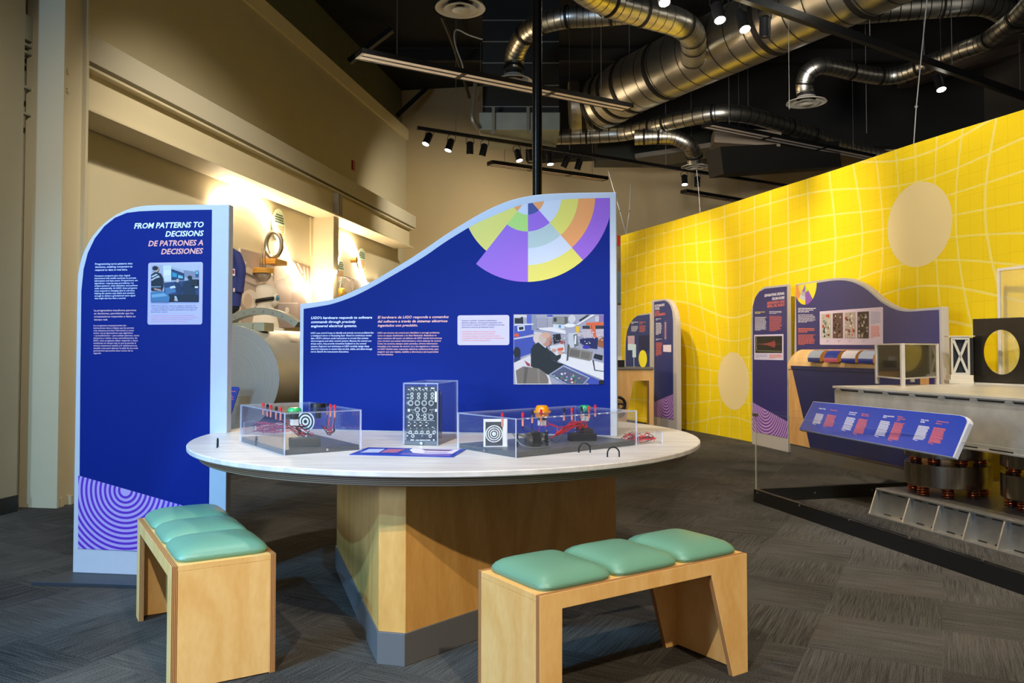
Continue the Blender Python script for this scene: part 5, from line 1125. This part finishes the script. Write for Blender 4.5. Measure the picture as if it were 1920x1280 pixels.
# slanted label rail
P0, P1, P3 = onz(1497, 805, .645), onz(1788, 858, .645), onz(1525, 752, .86)
X = (P1-P0).normalized(); Zv = (P3-P0); Zv = (Zv-X*Zv.dot(X)).normalized(); Y = Zv.cross(X)
MS = Matrix(((X.x, Y.x, Zv.x, P0.x), (X.y, Y.y, Zv.y, P0.y), (X.z, Y.z, Zv.z, P0.z), (0, 0, 0, 1)))
t = thing('label_rail', 'long slanted blue label panel with text columns in front of the optics table', 'sign', P0, math.atan2(X.y, X.x))
shs = Sheet(t, 0, MS)
q = [shs.uv(*p) for p in ((1497, 805), (1525, 752), (1800, 778), (1811, 781), (1817, 788), (1817, 793), (1788, 858))]
m = MB(); m.M = MS; m.prism(q, .0, .03, 0); m.build('panel_board', mat('#cfcfd4', .45), t, world=True, bevel=.002)
m = MB(); m.M = MS; m.add([(a, -.0015, b) for a, b in [shs.uv(*p) for p in ((1498.5, 804.5), (1525.5, 753), (1800, 779), (1809, 782), (1813, 788), (1813, 792), (1786.5, 856.5))]], [tuple(range(7))]); m.build('graphic_face', mat('#1f3fae', .35), t, world=True, label='royal blue printed face')
zs = Z(1480, 730, 5.333); m = MB(); m.M = MS
def sblock(x0, y0, x1, y1, dx, n, k, seed):
    """column of text in panel coordinates between two pixel rows (top-left, top-right) sliding by dx downward"""
    rnd = random.Random(seed)
    for i in range(n):
        f = i/n; f2 = (i+.55)/n
        xa, xb = x0+dx*f, x1+dx*f; xe = xb-(x1-x0)*rnd.random()*.15
        if i == n-1: xe = xa+(x1-x0)*.4
        sl = (y1[0]-y0)
        pa = zs((xa, y0+(y1[1]-y0)*f), (xe, y0+sl+(y1[1]-y0)*f), (xe+dx*(f2-f), y0+sl+(y1[1]-y0)*f2), (xa+dx*(f2-f), y0+(y1[1]-y0)*f2))
        m.add([(a, -.0025, b) for a, b in [shs.uv(*p) for p in pa]], [(0, 1, 2, 3)], k)
for x0, y0, x1, slp, yb, dx, n, k in ((272, 238, 355, 12, 345, -42, 14, 0), (384, 250, 480, 14, 372, -46, 15, 1), (578, 274, 672, 14, 408, -56, 16, 0), (698, 290, 800, 16, 444, -62, 17, 1), (918, 310, 1022, 14, 468, -68, 18, 0), (1056, 328, 1162, 16, 508, -72, 19, 1), (1296, 360, 1412, 14, 505, -62, 16, 0), (1448, 378, 1576, 18, 538, -60, 16, 1)):
    m = MB(); m.M = MS; sblock(x0, y0, x1, (y0+slp, yb), dx, n, 0, x0); m.build('body_text', mat('#e8705e' if k else '#e6e6f4', .5), t, world=True)
m = MB(); m.M = MS
for s, (ax, ay), x1_, k in (('Optical Table', (298, 190), 368, 0), ('Mesa óptica', (410, 204), 484, 1), ('Outside LIGO', (602, 228), 682, 0), ('Instrument', (594, 246), 666, 0), ('Elementos', (724, 244), 798, 1), ('fuera LIGO', (720, 260), 800, 1), ('Suspended LIGO', (944, 262), 1056, 0), ('Mirror', (938, 278), 980, 0), ('Espejo', (1086, 272), 1140, 1), ('suspendido', (1080, 290), 1166, 1), ('LIGO', (1074, 310), 1110, 1), ('Stray Light', (1318, 304), 1400, 0), ('Baffle', (1312, 324), 1360, 0), ('Deflectores de luz', (1476, 318), 1604, 1), ('dispersa', (1466, 340), 1530, 1)):
    (pa,) = zs((ax, ay+4)); (pb,) = zs((x1_, ay+4)); shs.text(m, s, pa[0], pa[1], 2.2, pb[0], .0025, bold=.03, shear=.2, k=k)
m.build('heading', [mat('#ffffff', .5), mat('#f07a64', .5)], t, world=True)
ALU2 = mat('#aaa69d', .38, .75, noise=.15, nscale=6)
# optics table
OR_ = math.atan2(-.966, .26); O0 = Vector((2.617, 6.609, 0)); 
base = O0+Vector((.26, -.966, 0))*.44
t = thing('support_base', 'low ribbed aluminium base plate on the carpet under the steel disc stacks', 'platform', base, OR_)
m = MB(); m.box((.0, .03, .185), (3.0, 1.45, .20)); m.build('top_plate', ALU2, t, bevel=.002)
m = MB(); m.box((-.01, -.035, .0), (3.0, 1.48, .012)); m.build('bottom_plate', ALU2, t, bevel=.001)
m = MB(); m.add([(0, .045, .012), (3.0, .045, .012), (3.0, .055, .185), (0, .055, .185), (0, .06, .012), (3.0, .06, .012), (3.0, .07, .185), (0, .07, .185)], [(0, 1, 2, 3), (7, 6, 5, 4), (0, 3, 7, 4), (1, 5, 6, 2)]); m.build('side_plate', ALU2, t)
for x in (-.004, .34, .62, .88, 1.15, 1.43, 1.72, 2.0):
    m = MB(); m.prism([(-.03, .012), (.045, .012), (.053, .185), (.034, .185)], x, x+.012, plane='yz'); m.build('gusset', ALU2, t)
for a, b_ in ((0, .34), (.34, .62), (.62, .88), (.88, 1.15), (1.15, 1.43)):
    for f in (.22, .70):
        x = a+(b_-a)*f
        m = MB(); m.box((x, .026, .176), (x+.07, .03, .184)); m.build('slot', BLACK, t)
        m = MB(); m.box((x, .043, .013), (x+.07, .0449, .02)); m.build('slot', BLACK, t)
# spring stacks
DISC_GLINTS = mat('#a89c8a', .2, 1, noise=.5, nscale=2.2, stretch=(16, 16, .2));  # stretched noise paints vertical highlight streaks into the steel colour
def spring_mesh(c, z0, z1, r=.036, turns=4):
    m = MB(); pts = [(c[0]+r*math.cos(w), c[1]+r*math.sin(w), z0+.005+(z1-z0-.01)*w/(2*math.pi*turns)) for w in [2*math.pi*turns*i/(turns*14) for i in range(turns*14+1)]]
    m.tube(pts, .0055, 6); m.cyl((c[0], c[1], z0), (c[0], c[1], z1), r*.45, 10, 1); return m
def stack(label, cx, cy, r):
    p = ROOTM['support_base'] @ Vector((cx, cy, .2003)); t = thing('spring_mass_stack', label, 'vibration isolator', p)
    for z0, z1 in ((.075, .232), (.278, .398)):
        m = MB(); m.lathe([(0, z0), (r-.004, z0), (r, z0+.004), (r, z1-.004), (r-.004, z1), (0, z1)], 64); m.build('steel_disc', DISC_GLINTS, t, smooth=True)
    for z0, z1 in ((0, .0745), (.2325, .2775)):
        for k in range(8):
            a = 2*math.pi*k/8+.3+(z0 > 0)*.4; m = spring_mesh((r*.78*math.cos(a), r*.78*math.sin(a)), z0, z1, turns=4 if z0 == 0 else 3)
            m.build('coil_spring', [COPPER, BLACK], t, smooth=True)
sA = ROOTM['support_base'].inverted() @ Vector((3.17, 5.93, 0)); sB = ROOTM['support_base'].inverted() @ Vector((3.50, 5.32, 0))
stack('stack of two polished steel discs on copper springs, fully in view under the optics table', sA.x, max(sA.y, .345), .285)
stack('stack of two steel discs on copper springs, cut by the right picture edge', sB.x, sB.y+.02, .285)
for k, (ax, ay) in enumerate(((2.1, .36), (2.1, 1.15))): pass
t = thing('optics_table', 'large brushed aluminium instrument table block carried on steel disc stacks', 'optics table', O0, OR_)
m = MB(); m.box((0, 0, .5995), (3.3, 1.52, .612)); m.build('bottom_plate', ALU, t, bevel=.001)
m = MB(); m.box((-.006, .012, .612), (3.3, 1.50, .925)); m.build('box_body', mat('#c2beb4', .40, .4, noise=.28, nscale=6), t, bevel=.002)
m = MB(); m.box((-.01, -.004, .937), (3.3, 1.52, .955)); m.box((0, .02, .925), (3.3, 1.5, .937)); m.build('top_plate', mat('#d8d2c6', .34, .4, noise=.08, nscale=9), t, bevel=.002)
for i in range(9):
    x = .08+.27*i
    m = MB(); m.box((x, .010, .917), (x+.20, .0121, .929)); m.build('slot', BLACK, t)
    m = MB(); m.box((x+.08, .010, .614), (x+.26, .0118, .622)); m.build('slot', BLACK, t)
    m = MB(); m.box((x-.05, .0, .925), (x, .02, .937)); m.build('tab', ALU, t)
# baffle box on the table
TOPZ = .9553
fA, fB, fC, fD = [onz(*p, TOPZ) for p in ((1645, 719), (1693, 724.5), (1711, 716), (1757, 720))]
t = thing('baffle_frame', 'aluminium framed box with two dark glass panels on the left end of the optics table', 'baffle', (fB.x, fB.y, TOPZ))
for p in (fA, fB, fC, fD):
    m = MB(); m.box((p.x-.014, p.y-.014, TOPZ), (p.x+.014, p.y+.014, 1.30)); m.build('post', ALU, t, world=True, bevel=.001)
up = Vector((0, 0, 1))
for (a, b_), c, lb in (((fA, fB), '#121416', 'black glass panel'), ((fB, fD), '#4a4430', 'dark olive glass panel')):
    m = MB(); m.bar(Vector((a.x, a.y, 1.155)), Vector((b_.x, b_.y, 1.155)), .006, .262); m.build('dark_panel', mat(c, .12, .2, coat=.6), t, world=True, label=lb)
    m = MB()
    for z in (1.018, 1.294): m = MB(); m.bar(Vector((a.x, a.y, z)), Vector((b_.x, b_.y, z)), .018, .012); m.build('rail', ALU, t, world=True)
# X frame tower
cx = onz(1800, 719, TOPZ); t = thing('frame_tower', 'small white tower with an X shaped face on the optics table', 'instrument', (cx.x, cx.y, TOPZ), OR_*.0-.25)
m = MB(); m.box((-.10, -.07, 0), (.09, .10, .035)); m.box((-.085, -.06, .035), (.09, .10, .075)); m.build('foot_block', mat('#cfc8b8', .4, .4), t, bevel=.002)
m = MB(); H0, H1 = .0755, .405
m.box((-.075, -.04, H0), (-.06, -.02, H1)); m.box((.055, -.04, H0), (.07, -.02, H1)); m.box((-.06, -.04, H0), (.055, -.02, H0+.02)); m.box((-.06, -.04, H1-.025), (.055, -.02, H1))
m.bar((-.055, -.03, H0+.02), (.05, -.03, H1-.03), .02, .016, up=Vector((0, 1, 0))); m.bar((.05, -.03, H0+.02), (-.055, -.03, H1-.03), .02, .016, up=Vector((0, 1, 0))); m.build('cross_frame', mat('#cdc9c0', .35, .5), t)
m = MB(); m.box((-.06, .0, H0), (.055, .06, H1-.01)); m.build('inner_block', mat('#2a3036', .3, .4), t)
m = MB(); m.box((.0705, -.03, H0), (.10, .08, H1-.01)); m.build('side_block', BLACK, t)
m = MB(); m.box((-.10, -.05, H1), (.11, .08, H1+.008)); m.build('cap_plate', mat('#cfc8b0', .4, .4), t)
# plate with hole
h0 = onz(1826, 719, TOPZ); h1 = onz(1920, 723, TOPZ); hr = math.atan2(h1.y-h0.y, h1.x-h0.x)
t = thing('holed_plate', 'tall dark steel plate with a round hole standing on the optics table', 'baffle', h0, hr)
sp = Sheet(t, 0); zt = sp.uv(1826, 598)[1]; W_ = .62
hc = sp.uv(1877, 660); rx = abs(sp.uv(1911, 660)[0]-sp.uv(1843, 660)[0])/2; rzv = abs(sp.uv(1877, 618)[1]-sp.uv(1877, 702)[1])/2; hr_ = (rx+rzv)/2
N_ = 64; ring = [(hc[0]+rx*math.cos(2*math.pi*i/N_), hc[1]+rzv*math.sin(2*math.pi*i/N_)) for i in range(N_)]
def onrect(x, z):
    dx, dz = x-hc[0], z-hc[1]; k = min((W_-hc[0])/dx if dx > 1e-9 else 1e9, (0-hc[0])/dx if dx < -1e-9 else 1e9, (zt-hc[1])/dz if dz > 1e-9 else 1e9, (.012-hc[1])/dz if dz < -1e-9 else 1e9); return (hc[0]+dx*k, hc[1]+dz*k)
angs = sorted([2*math.pi*i/N_ for i in range(N_)]+[math.atan2(b-hc[1], a-hc[0]) % (2*math.pi) for a, b in ((0, .012), (W_, .012), (W_, zt), (0, zt))])
ri = [(hc[0]+rx*math.cos(a), hc[1]+rzv*math.sin(a)) for a in angs]; ro = [onrect(hc[0]+math.cos(a), hc[1]+math.sin(a)) for a in angs]; n = len(angs)
m = MB(); vs = [(x, y, z) for y in (0, .008) for ringp in (ri, ro) for x, z in ringp]
fs = []
for i in range(n):
    j = (i+1) % n; fs += [(i, n+i, n+j, j), (2*n+i, 2*n+j, 3*n+j, 3*n+i), (i, j, 2*n+j, 2*n+i), (n+i, 3*n+i, 3*n+j, n+j)]
m.add(vs, fs); m.build('steel_plate', mat('#4a4640', .25, .85, noise=.25, nscale=5), t)
m = MB(); m.box((-.005, -.03, 0), (W_, .05, .0118)); m.build('foot_rail', ALU, t)
m = MB()
for x in (.02, .10, .30, .45): m.cyl((x, .004, zt), (x, .004, zt+.008), .005, 8)
m.build('screw', SCREW, t)
# acrylic case behind it
e0 = Vector((4.245, 7.05, TOPZ)); t = thing('acrylic_case', 'tall acrylic case with white corner edges behind the holed plate at the right edge', 'display case', e0, OR_)
zt = aty(1875, 503, 7.05).z-TOPZ; 
m = MB(); m.box((-.012, -.012, 0), (.012, .012, zt)); m.build('corner_post', mat('#d8d0c4', .35), t)
m = MB(); m.box((.012, -.012, zt-.024), (.9, .012, zt)); m.build('top_rail', mat('#d8d0c4', .35), t)
m = MB(); pane(m, (.012, -.004, 0), (.9, .002, zt-.024)); m.build('front_pane', [clear('#efe6c0', .13), ACEDGE], t)

# ================================================================== display on the left wall
def glow_curve():
    pts = [(405, 384), (425, 371), (447, 365), (468, 366), (485, 375), (500, 392), (516, 420), (530, 452), (543, 483), (555, 508), (567, 525), (582, 537), (600, 541), (616, 535), (627, 520), (634, 492), (641, 464), (650, 450), (660, 452), (670, 474), (680, 512), (692, 538), (706, 550), (722, 548)]
    o = bpy.data.objects
    P = [on_wall(x, y, .07+.35*math.exp(-((x-619)/19)**4)) for x, y in pts]
    m = MB(); m.tube(spline(P, 6), .011, 8)
    return m.build('light_strip', emit('#ffe8c6', 70), smooth=True, label='glowing warm light strip bent into a wave in front of the left wall', cat='light')
glow_curve()
def oval(px, py, rx, ry, label):
    c = on_wall(px, py, .02); d = (c-EYEP).length; rz_ = ry*d/F; 
    a = on_wall(px-rx, py, .02); b_ = on_wall(px+rx, py, .02); rw = (b_-a).length/2
    t = thing('oval_sign', label, 'sign', c, WROT)
    m = MB(); m.prism([(rw*math.cos(2*math.pi*i/36), rz_*math.sin(2*math.pi*i/36)) for i in range(36)], -.02, -.008); m.build('sign_disc', mat('#b9cdb4', .5), t)
    m = MB(); rn = random.Random(int(px))
    for i in range(9):
        z = rz_*(.62-.15*i)-(.1*rz_ if i > 3 else 0); hw = rw*.8*math.sqrt(max(.05, 1-(z/rz_)**2))*rn.uniform(.8, 1)
        m.box((-hw, -.0215, z-rz_*.04), (hw, -.0201, z+rz_*.04), 0 if i < 4 else 1)
    m.build('lettering', [mat('#35463c', .5), mat('#d88a4a', .5)], t)
oval(521, 422, 12, 29, 'pale green oval sign highest on the left wall, under the light curve')
oval(636, 507, 8.5, 24, 'pale green oval sign overlapping the middle steel column')
oval(677, 487, 7.5, 21, 'pale green oval sign right of the second peak of the light curve')
oval(717, 534, 6.5, 18, 'pale green oval sign farthest right, half hidden by the wavy sign')
def board(name, label, px, items, off=.03):
    c = on_wall(*px[0], off); t = thing(name, label, 'photo print', (c.x, c.y, 0), WROT); t.location = (c.x, c.y, c.z); ROOTM[t.name] = Matrix.Translation(c) @ Matrix.Rotation(WROT, 4, 'Z')
    s = Sheet(t, 0); pts = [s.uv(*p) for p in px]; m = MB(); m.prism(pts, 0, .02); m.build('board', mat('#d8cdc4', .5), t)
    paint(s, 'picture', t, items, base=.001, step=.0004)
zl = Z(420, 380, 5.333)
q = lambda c, *p: (c, zl(*p))
board('photo_print', 'large brownish photo print on the left wall behind the suited mannequin', zl((160, 455), (865, 640), (865, 1010), (865, 1250), (160, 1250)),
  [q('#b8a79e', (170, 455), (860, 640), (860, 1250), (170, 1250)), q('#a3958d', (170, 460), (420, 520), (330, 780), (170, 640)), q('#dcd2c8', (170, 560), (225, 600), (200, 640), (170, 620)), q('#cfc4b8', (240, 640), (330, 690), (340, 770), (170, 670)), q('#76695f', (165, 668), (370, 770), (360, 795), (165, 690)), q('#8a7d72', (195, 770), (325, 825), (315, 845), (195, 790)),
   q('#d8c6b4', (500, 640), (640, 560), (640, 900), (500, 800)), q('#e8dcd0', *ell(255, 965, 80, 100)), q('#d4bfae', *ell(235, 985, 42, 80)), q('#a6938c', (510, 780), (620, 745), (720, 800), (780, 900), (820, 1100), (560, 1100)), q('#8c7a78', (670, 900), (760, 870), (820, 1000), (830, 1250), (660, 1250)), q('#caa68a', *ell(690, 760, 90, 70)),
   q('#6e5a50', (700, 590), (860, 640), (860, 860), (760, 720)), q('#c8b4a2', (720, 600), (740, 605), (790, 700), (775, 705)), q('#c0a48c', (790, 640), (800, 640), (812, 760), (802, 760)), q('#c0a48c', (825, 650), (835, 650), (842, 800), (832, 800)), q('#9a8f92', (470, 1000), (730, 1000), (730, 1250), (470, 1250)), q('#5c5458', (480, 1010), (540, 1010), (530, 1100), (480, 1090)), q('#d8d0d0', (520, 998), (735, 998), (735, 1008), (520, 1008)), q('#e6e0e0', *ell(625, 1075, 20, 32))])
board('photo_print', 'second brownish photo print on the left wall right of the middle column', ((638, 513), (706, 534), (706, 640), (638, 640)),
  [('#9c8878', [(639, 515), (704, 535), (704, 640), (639, 640)]), ('#cdbba8', [(640, 517), (660, 523), (664, 560), (646, 556)]), ('#6c5a50', [(668, 526), (703, 536), (703, 560), (676, 556)]), ('#d8c8b8', ell(655, 535, 9, 12))])
# brass instruments on plywood shelves
def shelf(px, py, w, dpt, label, disc=False):
    c = on_wall(px, py, .14); t = thing('wooden_stand', label, 'stand', c, WROT); wd = w
    m = MB()
    for k in range(3):
        if disc: m.lathe([(0, -.022+k*.022), (wd/2, -.022+k*.022), (wd/2, -.003+k*.022), (0, -.003+k*.022)], 32)
        else: m.box((-wd/2, -dpt/2, -.022+k*.022), (wd/2, dpt/2, -.003+k*.022))
    m.build('plywood_block', mat('#d09a3e', .5), t)
    m = MB(); m.cyl((0, dpt/2, 0), (0, .135, 0), .02, 10); m.build('wall_bracket', mat('#8a8378', .4, .6), t)
    return t
t = shelf(514.5, 493, .36, .20, 'square layered plywood stand holding a metal ring below the highest oval sign')
m = MB(); 
for k in range(1): m.tube([(-.02+.0, -.11*math.cos(w), .24+.17*math.sin(w)) for w in [2*math.pi*i/32 for i in range(33)]], .030, 8)
m.v = [Vector(v) for v in m.v]; m.build('metal_ring', mat('#9a9488', .3, .9), t, smooth=True)
m = MB(); m.cyl((-.02, .0, .044), (-.02, 0, .085), .02, 12); m.build('ring_foot', mat('#d09a3e', .5), t)
t = shelf(494, 509, .27, .27, 'round layered plywood stand with thin wires above and a glass dome below', True)
m = MB()
for dx in (-.10, -.03, .05): m.tube([(dx, 0, .045), (dx*.8, 0, .2), (dx*.7+.01, 0, .30)], .006, 6)
m.build('wire_rods', mat('#7d7468', .4, .6), t)
m = MB(); m.lathe([(.11, -.022), (.10, -.07), (.05, -.12), (0, -.13)], 28); m.build('glass_bowl', mat('#b8a898', .2, .3), t, smooth=True)
c = on_wall(640, 551, .23)
t = thing('glass_dome', 'clear glass dome with a golden lump under it beside the second photo print', 'ornament', (c.x, c.y, c.z-.12), WROT)
m = MB(); m.ball((0, 0, .12), .10, 16, sc=(.9, .9, 1)); m.build('golden_lump', mat('#c9a21c', .4, .5, bump=.8, bscale=20), t, smooth=True)
m = MB(); m.lathe([(.17, 0), (.17, .22), (.14, .32), (.07, .38), (0, .40)], 32); m.build('dome', clear('#ffffff', .05, .02, 'dome_glass'), t, smooth=True)
m = MB(); m.lathe([(0, -.02), (.19, -.02), (.19, 0), (0, 0)], 32); m.build('dome_base', mat('#8a7458', .5), t, smooth=True)
c = on_wall(665, 487, .06); m = MB(); m.cyl(c-WN*.06, c+WN*.04, .05, 20); m.build('brass_cap', mat('#c89a58', .4, .4), smooth=True, label='small brass cap on the left wall beside the third oval sign', cat='ornament')
# steel vessel
AX = Vector((.1702, .9854, 0)); VC = aty(430, 709, 8.0)
t = thing('steel_vessel', 'large brushed steel cylinder vessel with a flat end disc behind the round table', 'vessel', (VC.x, VC.y, 0), math.atan2(AX.y, AX.x)-math.pi/2)
VM = mat('#b7b3a8', .38, .5, noise=.10, nscale=3, bump=.1, bscale=30, stretch=(1, .3, 1)); zc = VC.z; rr = .525
m = MB(); m.M = Matrix.Translation((0, 0, zc)) @ Matrix.Rotation(-math.pi/2, 4, 'X')
m.lathe([(rr-.03, .03), (rr-.03, 3.0), (0, 3.0)], 96); m.build('vessel_body', VM, t, smooth=True)
dm = mat('#b5b2a8', .30, .9, name='turned_steel')
def turned():
    m_ = bpy.data.materials.new('turned_steel'); m_.use_nodes = True; nt = m_.node_tree; L = nt.links; b = nt.nodes['Principled BSDF']
    b.inputs['Base Color'].default_value = lin('#b9b6ac'); b.inputs['Metallic'].default_value = .6; b.inputs['Roughness'].default_value = .33
    tc = nt.nodes.new('ShaderNodeTexCoord'); mp = nt.nodes.new('ShaderNodeMapping'); mp.inputs['Location'].default_value = (0, 0, -zc); L.new(tc.outputs['Object'], mp.inputs[0])
    mp2 = nt.nodes.new('ShaderNodeMapping'); mp2.inputs['Scale'].default_value = (1, 0, 1); L.new(mp.outputs[0], mp2.inputs[0])
    ln = nt.nodes.new('ShaderNodeVectorMath'); ln.operation = 'LENGTH'; L.new(mp2.outputs[0], ln.inputs[0])
    w = nt.nodes.new('ShaderNodeTexNoise'); w.noise_dimensions = '1D'; w.inputs['Scale'].default_value = 90; w.inputs['Detail'].default_value = 4; L.new(ln.outputs['Value'], w.inputs['W'])
    bp = nt.nodes.new('ShaderNodeBump'); bp.inputs['Strength'].default_value = .5; bp.inputs['Distance'].default_value = .0012; L.new(w.outputs[0], bp.inputs['Height']); L.new(bp.outputs[0], b.inputs['Normal'])
    mr = nt.nodes.new('ShaderNodeMapRange'); mr.inputs[3].default_value = .85; mr.inputs[4].default_value = 1.12; L.new(w.outputs[0], mr.inputs[0])
    hs = nt.nodes.new('ShaderNodeHueSaturation'); hs.inputs['Color'].default_value = lin('#b9b6ac'); L.new(mr.outputs[0], hs.inputs['Value']); L.new(hs.outputs[0], b.inputs['Base Color'])
    return m_
m = MB(); m.M = Matrix.Translation((0, 0, zc)) @ Matrix.Rotation(-math.pi/2, 4, 'X'); m.lathe([(0, 0), (rr, 0), (rr, .03), (0, .03)], 96); m.build('end_disc', turned(), t, smooth=True)
m = MB(); R0, R1 = .655, .725
pts = [(R1*math.cos(math.radians(a)), zc+R1*math.sin(math.radians(a))) for a in range(52, 125, 3)]+[(R0*math.cos(math.radians(a)), zc+R0*math.sin(math.radians(a))) for a in range(124, 51, -3)]
m.M = Matrix.Translation((.02, 0, 0)); m.prism(pts, .55, .67); m.build('arched_flange', mat('#a09c86', .4, .6), t, smooth=True)
m = MB()
for a in range(58, 122, 9): x, z = .02+.69*math.cos(math.radians(a)), zc+.69*math.sin(math.radians(a)); m.cyl((x, .55, z), (x, .54, z), .010, 10)
m.build('bolt', SCREW, t)
m = MB(); m.box((-.12, .25, zc+.47), (.10, .50, zc+.555)); m.box((.10, .28, zc+.47), (.22, .5, zc+.56)); m.build('clamp_block', mat('#a7a68c', .4, .5), t, bevel=.004)
m = MB()
for y in (.5, 2.4): m.box((-.35, y, 0), (.35, y+.1, zc-.35))
m.build('saddle', mat('#3a3a38', .5), t)
# small blue sign by the vessel
c = aty(436, 749, 7.7); t = thing('small_sign', 'small blue wedge shaped sign beside the steel vessel, cut by the left info sign', 'sign', (c.x, c.y, 0))
s = Sheet(t, 0); m = MB(); m.prism([s.uv(*p) for p in ((418, 725), (446.5, 725), (448.5, 728), (433, 776), (418, 790))], 0, .02); m.build('sign_board', mat('#1c2c9c', .4), t)
m = MB()
for i, (y, x1_) in enumerate(((733, 442), (741, 436), (744, 438), (748, 438), (751, 434), (757, 434))): s.rect(m, 429, y, x1_, y+1.3, .001)
m.build('lettering', mat('#e07088', .5), t)
q = s.uv(425, 780); m = MB(); m.box((q[0]-.02, .021, 0), (q[0]+.02, .04, q[1]+.1)); m.build('stand_post', BLACK, t)
# mannequin in clean-room suit
c = aty(500, 560, 10.55); t = thing('mannequin', 'mannequin in a white hooded clean-room suit and goggles facing right', 'mannequin', (c.x, c.y, 0)); t.scale = (1.1, 1.1, 1.1)
SU = mat('#e3dccf', .7, bump=.6, bscale=12, noise=.04, nscale=6)
def loft(m, secs, seg=28):
    vs = []; fs = []
    for (x, y, z, a, b) in secs: vs += [(x+a*math.cos(2*math.pi*i/seg), y+b*math.sin(2*math.pi*i/seg), z) for i in range(seg)]
    for k in range(len(secs)-1): fs += [(k*seg+i, k*seg+(i+1) % seg, (k+1)*seg+(i+1) % seg, (k+1)*seg+i) for i in range(seg)]
    fs += [tuple(range(seg-1, -1, -1)), tuple((len(secs)-1)*seg+i for i in range(seg))]; m.add(vs, fs)
hz = aty(500, 558, 10.55).z/1.1
m = MB(); loft(m, [(-.08, 0, .0, .16, .14), (-.08, 0, .8, .17, .15), (-.08, 0, 1.2, .20, .15), (-.07, 0, hz-.33, .215, .15), (-.05, 0, hz-.24, .17, .13), (-.03, 0, hz-.16, .115, .105), (-.02, 0, hz-.09, .10, .10), (-.005, 0, hz-.03, .118, .105), (-.005, 0, hz+.04, .13, .11), (-.012, 0, hz+.10, .122, .105), (-.02, 0, hz+.145, .085, .08), (-.025, 0, hz+.165, .03, .03)])
m.build('hooded_suit', SU, t, smooth=True)
m = MB(); m.ball((.085, -.01, hz-.045), .062, 18, sc=(1.0, .9, 1.0)); m.build('face_mask', mat('#e6ded2', .7), t, smooth=True)
m = MB(); m.cyl((.06, -.01, hz+.0), (.135, -.02, hz-.005), .050, 24); m.build('goggle_cup', mat('#dcdad4', .3), t, smooth=True)
m = MB(); m.cyl((.1355, -.02, hz-.005), (.145, -.021, hz-.005), .036, 24, 0); m.ball((.142, -.05, hz-.005), .03, 14, 0, sc=(.4, .5, 1)); m.build('goggle_lens', mat('#1c7fae', .1, coat=.8), t, smooth=True)
m = MB(); pts = [(.0+(.132+.0)*math.cos(a), .112*math.sin(a), hz-.028+.022*math.cos(a)) for a in [math.radians(v) for v in range(180, 325, 8)]]
vs = []; fs = []
for i, p in enumerate(pts): vs += [(p[0]*1.02-.004, p[1]*1.04, p[2]-.022), (p[0]*1.02-.004, p[1]*1.04, p[2]+.02)]
for i in range(len(pts)-1): fs.append((2*i, 2*i+2, 2*i+3, 2*i+1))
m.add(vs, fs); so = m.build('goggle_strap', mat('#15120e', .6), t, smooth=True); sf = so.modifiers.new('thick', 'SOLIDIFY'); sf.thickness = .006; sf.offset = 1
m = MB()
for sx, x0 in ((-1, -.27), (1, .14)): m.tube([(x0, 0, hz-.36), (x0-.03*1, -.03, hz-.60), (x0, -.08, hz-.85)], [.075, .065, .055], 16)
m.build('sleeve', SU, t, smooth=True)
# hanging navy coverall
c = aty(412, 520, 9.0); t = thing('navy_coverall', 'navy blue work coverall hanging by the left wall, half hidden by the left info sign', 'clothing', (c.x, c.y, aty(412, 590, 9.0).z))
NAVY = mat('#27306a', .8, noise=.12, nscale=8, bump=.7, bscale=9, stretch=(3, 3, .6))
h_ = lambda y: aty(412, y, 9.0).z-aty(412, 590, 9.0).z
m = MB(); loft(m, [(0, 0, h_(574), .235, .10), (0, 0, h_(560), .24, .11), (0, 0, h_(535), .265, .12), (0, 0, h_(515), .245, .12), (0, 0, h_(500), .215, .11), (0, 0, h_(485), .20, .10), (0, 0, h_(473), .165, .08), (0, 0, h_(465), .11, .06), (0, 0, h_(460), .06, .045)]); m.build('coverall_body', NAVY, t, smooth=True)
for sx in (-1, 1):
    m = MB(); m.tube(spline([(sx*.10, 0, h_(470)), (sx*.17, 0, h_(478)), (sx*.215, -.005, h_(496)), (sx*.225, -.01, h_(520)), (sx*.21, -.02, h_(548))], 5), [.05]*5+[.062]*5+[.066]*5+[.06]*6, 14); m.build('sleeve', NAVY, t, smooth=True)
m = MB(); m.tube([(-.05, 0, h_(461)), (-.045, -.03, h_(455)), (0, -.045, h_(452)), (.045, -.03, h_(455)), (.05, 0, h_(461))], .016, 10); m.build('collar', NAVY, t, smooth=True)
ow = on_wall(412, 455, 0); lw = ROOTM[t.name].inverted() @ ow
m = MB(); m.tube([(0, 0, h_(466)), (0, 0, h_(448)), (lw.x*.3, lw.y*.3, h_(447)), (lw.x, lw.y, h_(447))], .012, 8); m.build('wall_peg', STEEL, t, smooth=True)
m = MB(); loft(m, [(-.02, 0, h_(590), .16, .07), (0, 0, h_(580), .22, .09), (0, 0, h_(574.5), .225, .095)]); m.build('black_lining', mat('#14161c', .9), t, smooth=True)
s = Sheet(t, -.115); m = MB(); s.rect(m, 433.5, 504, 441, 517, .004, 0); s.rect(m, 436, 506, 440, 513, .006, 1); s.rect(m, 437.5, 540, 441, 547, .008, 2); m.build('badge', [mat('#d8d0dc', .6), mat('#a0203a', .6), mat('#d8c0b0', .6)], t)
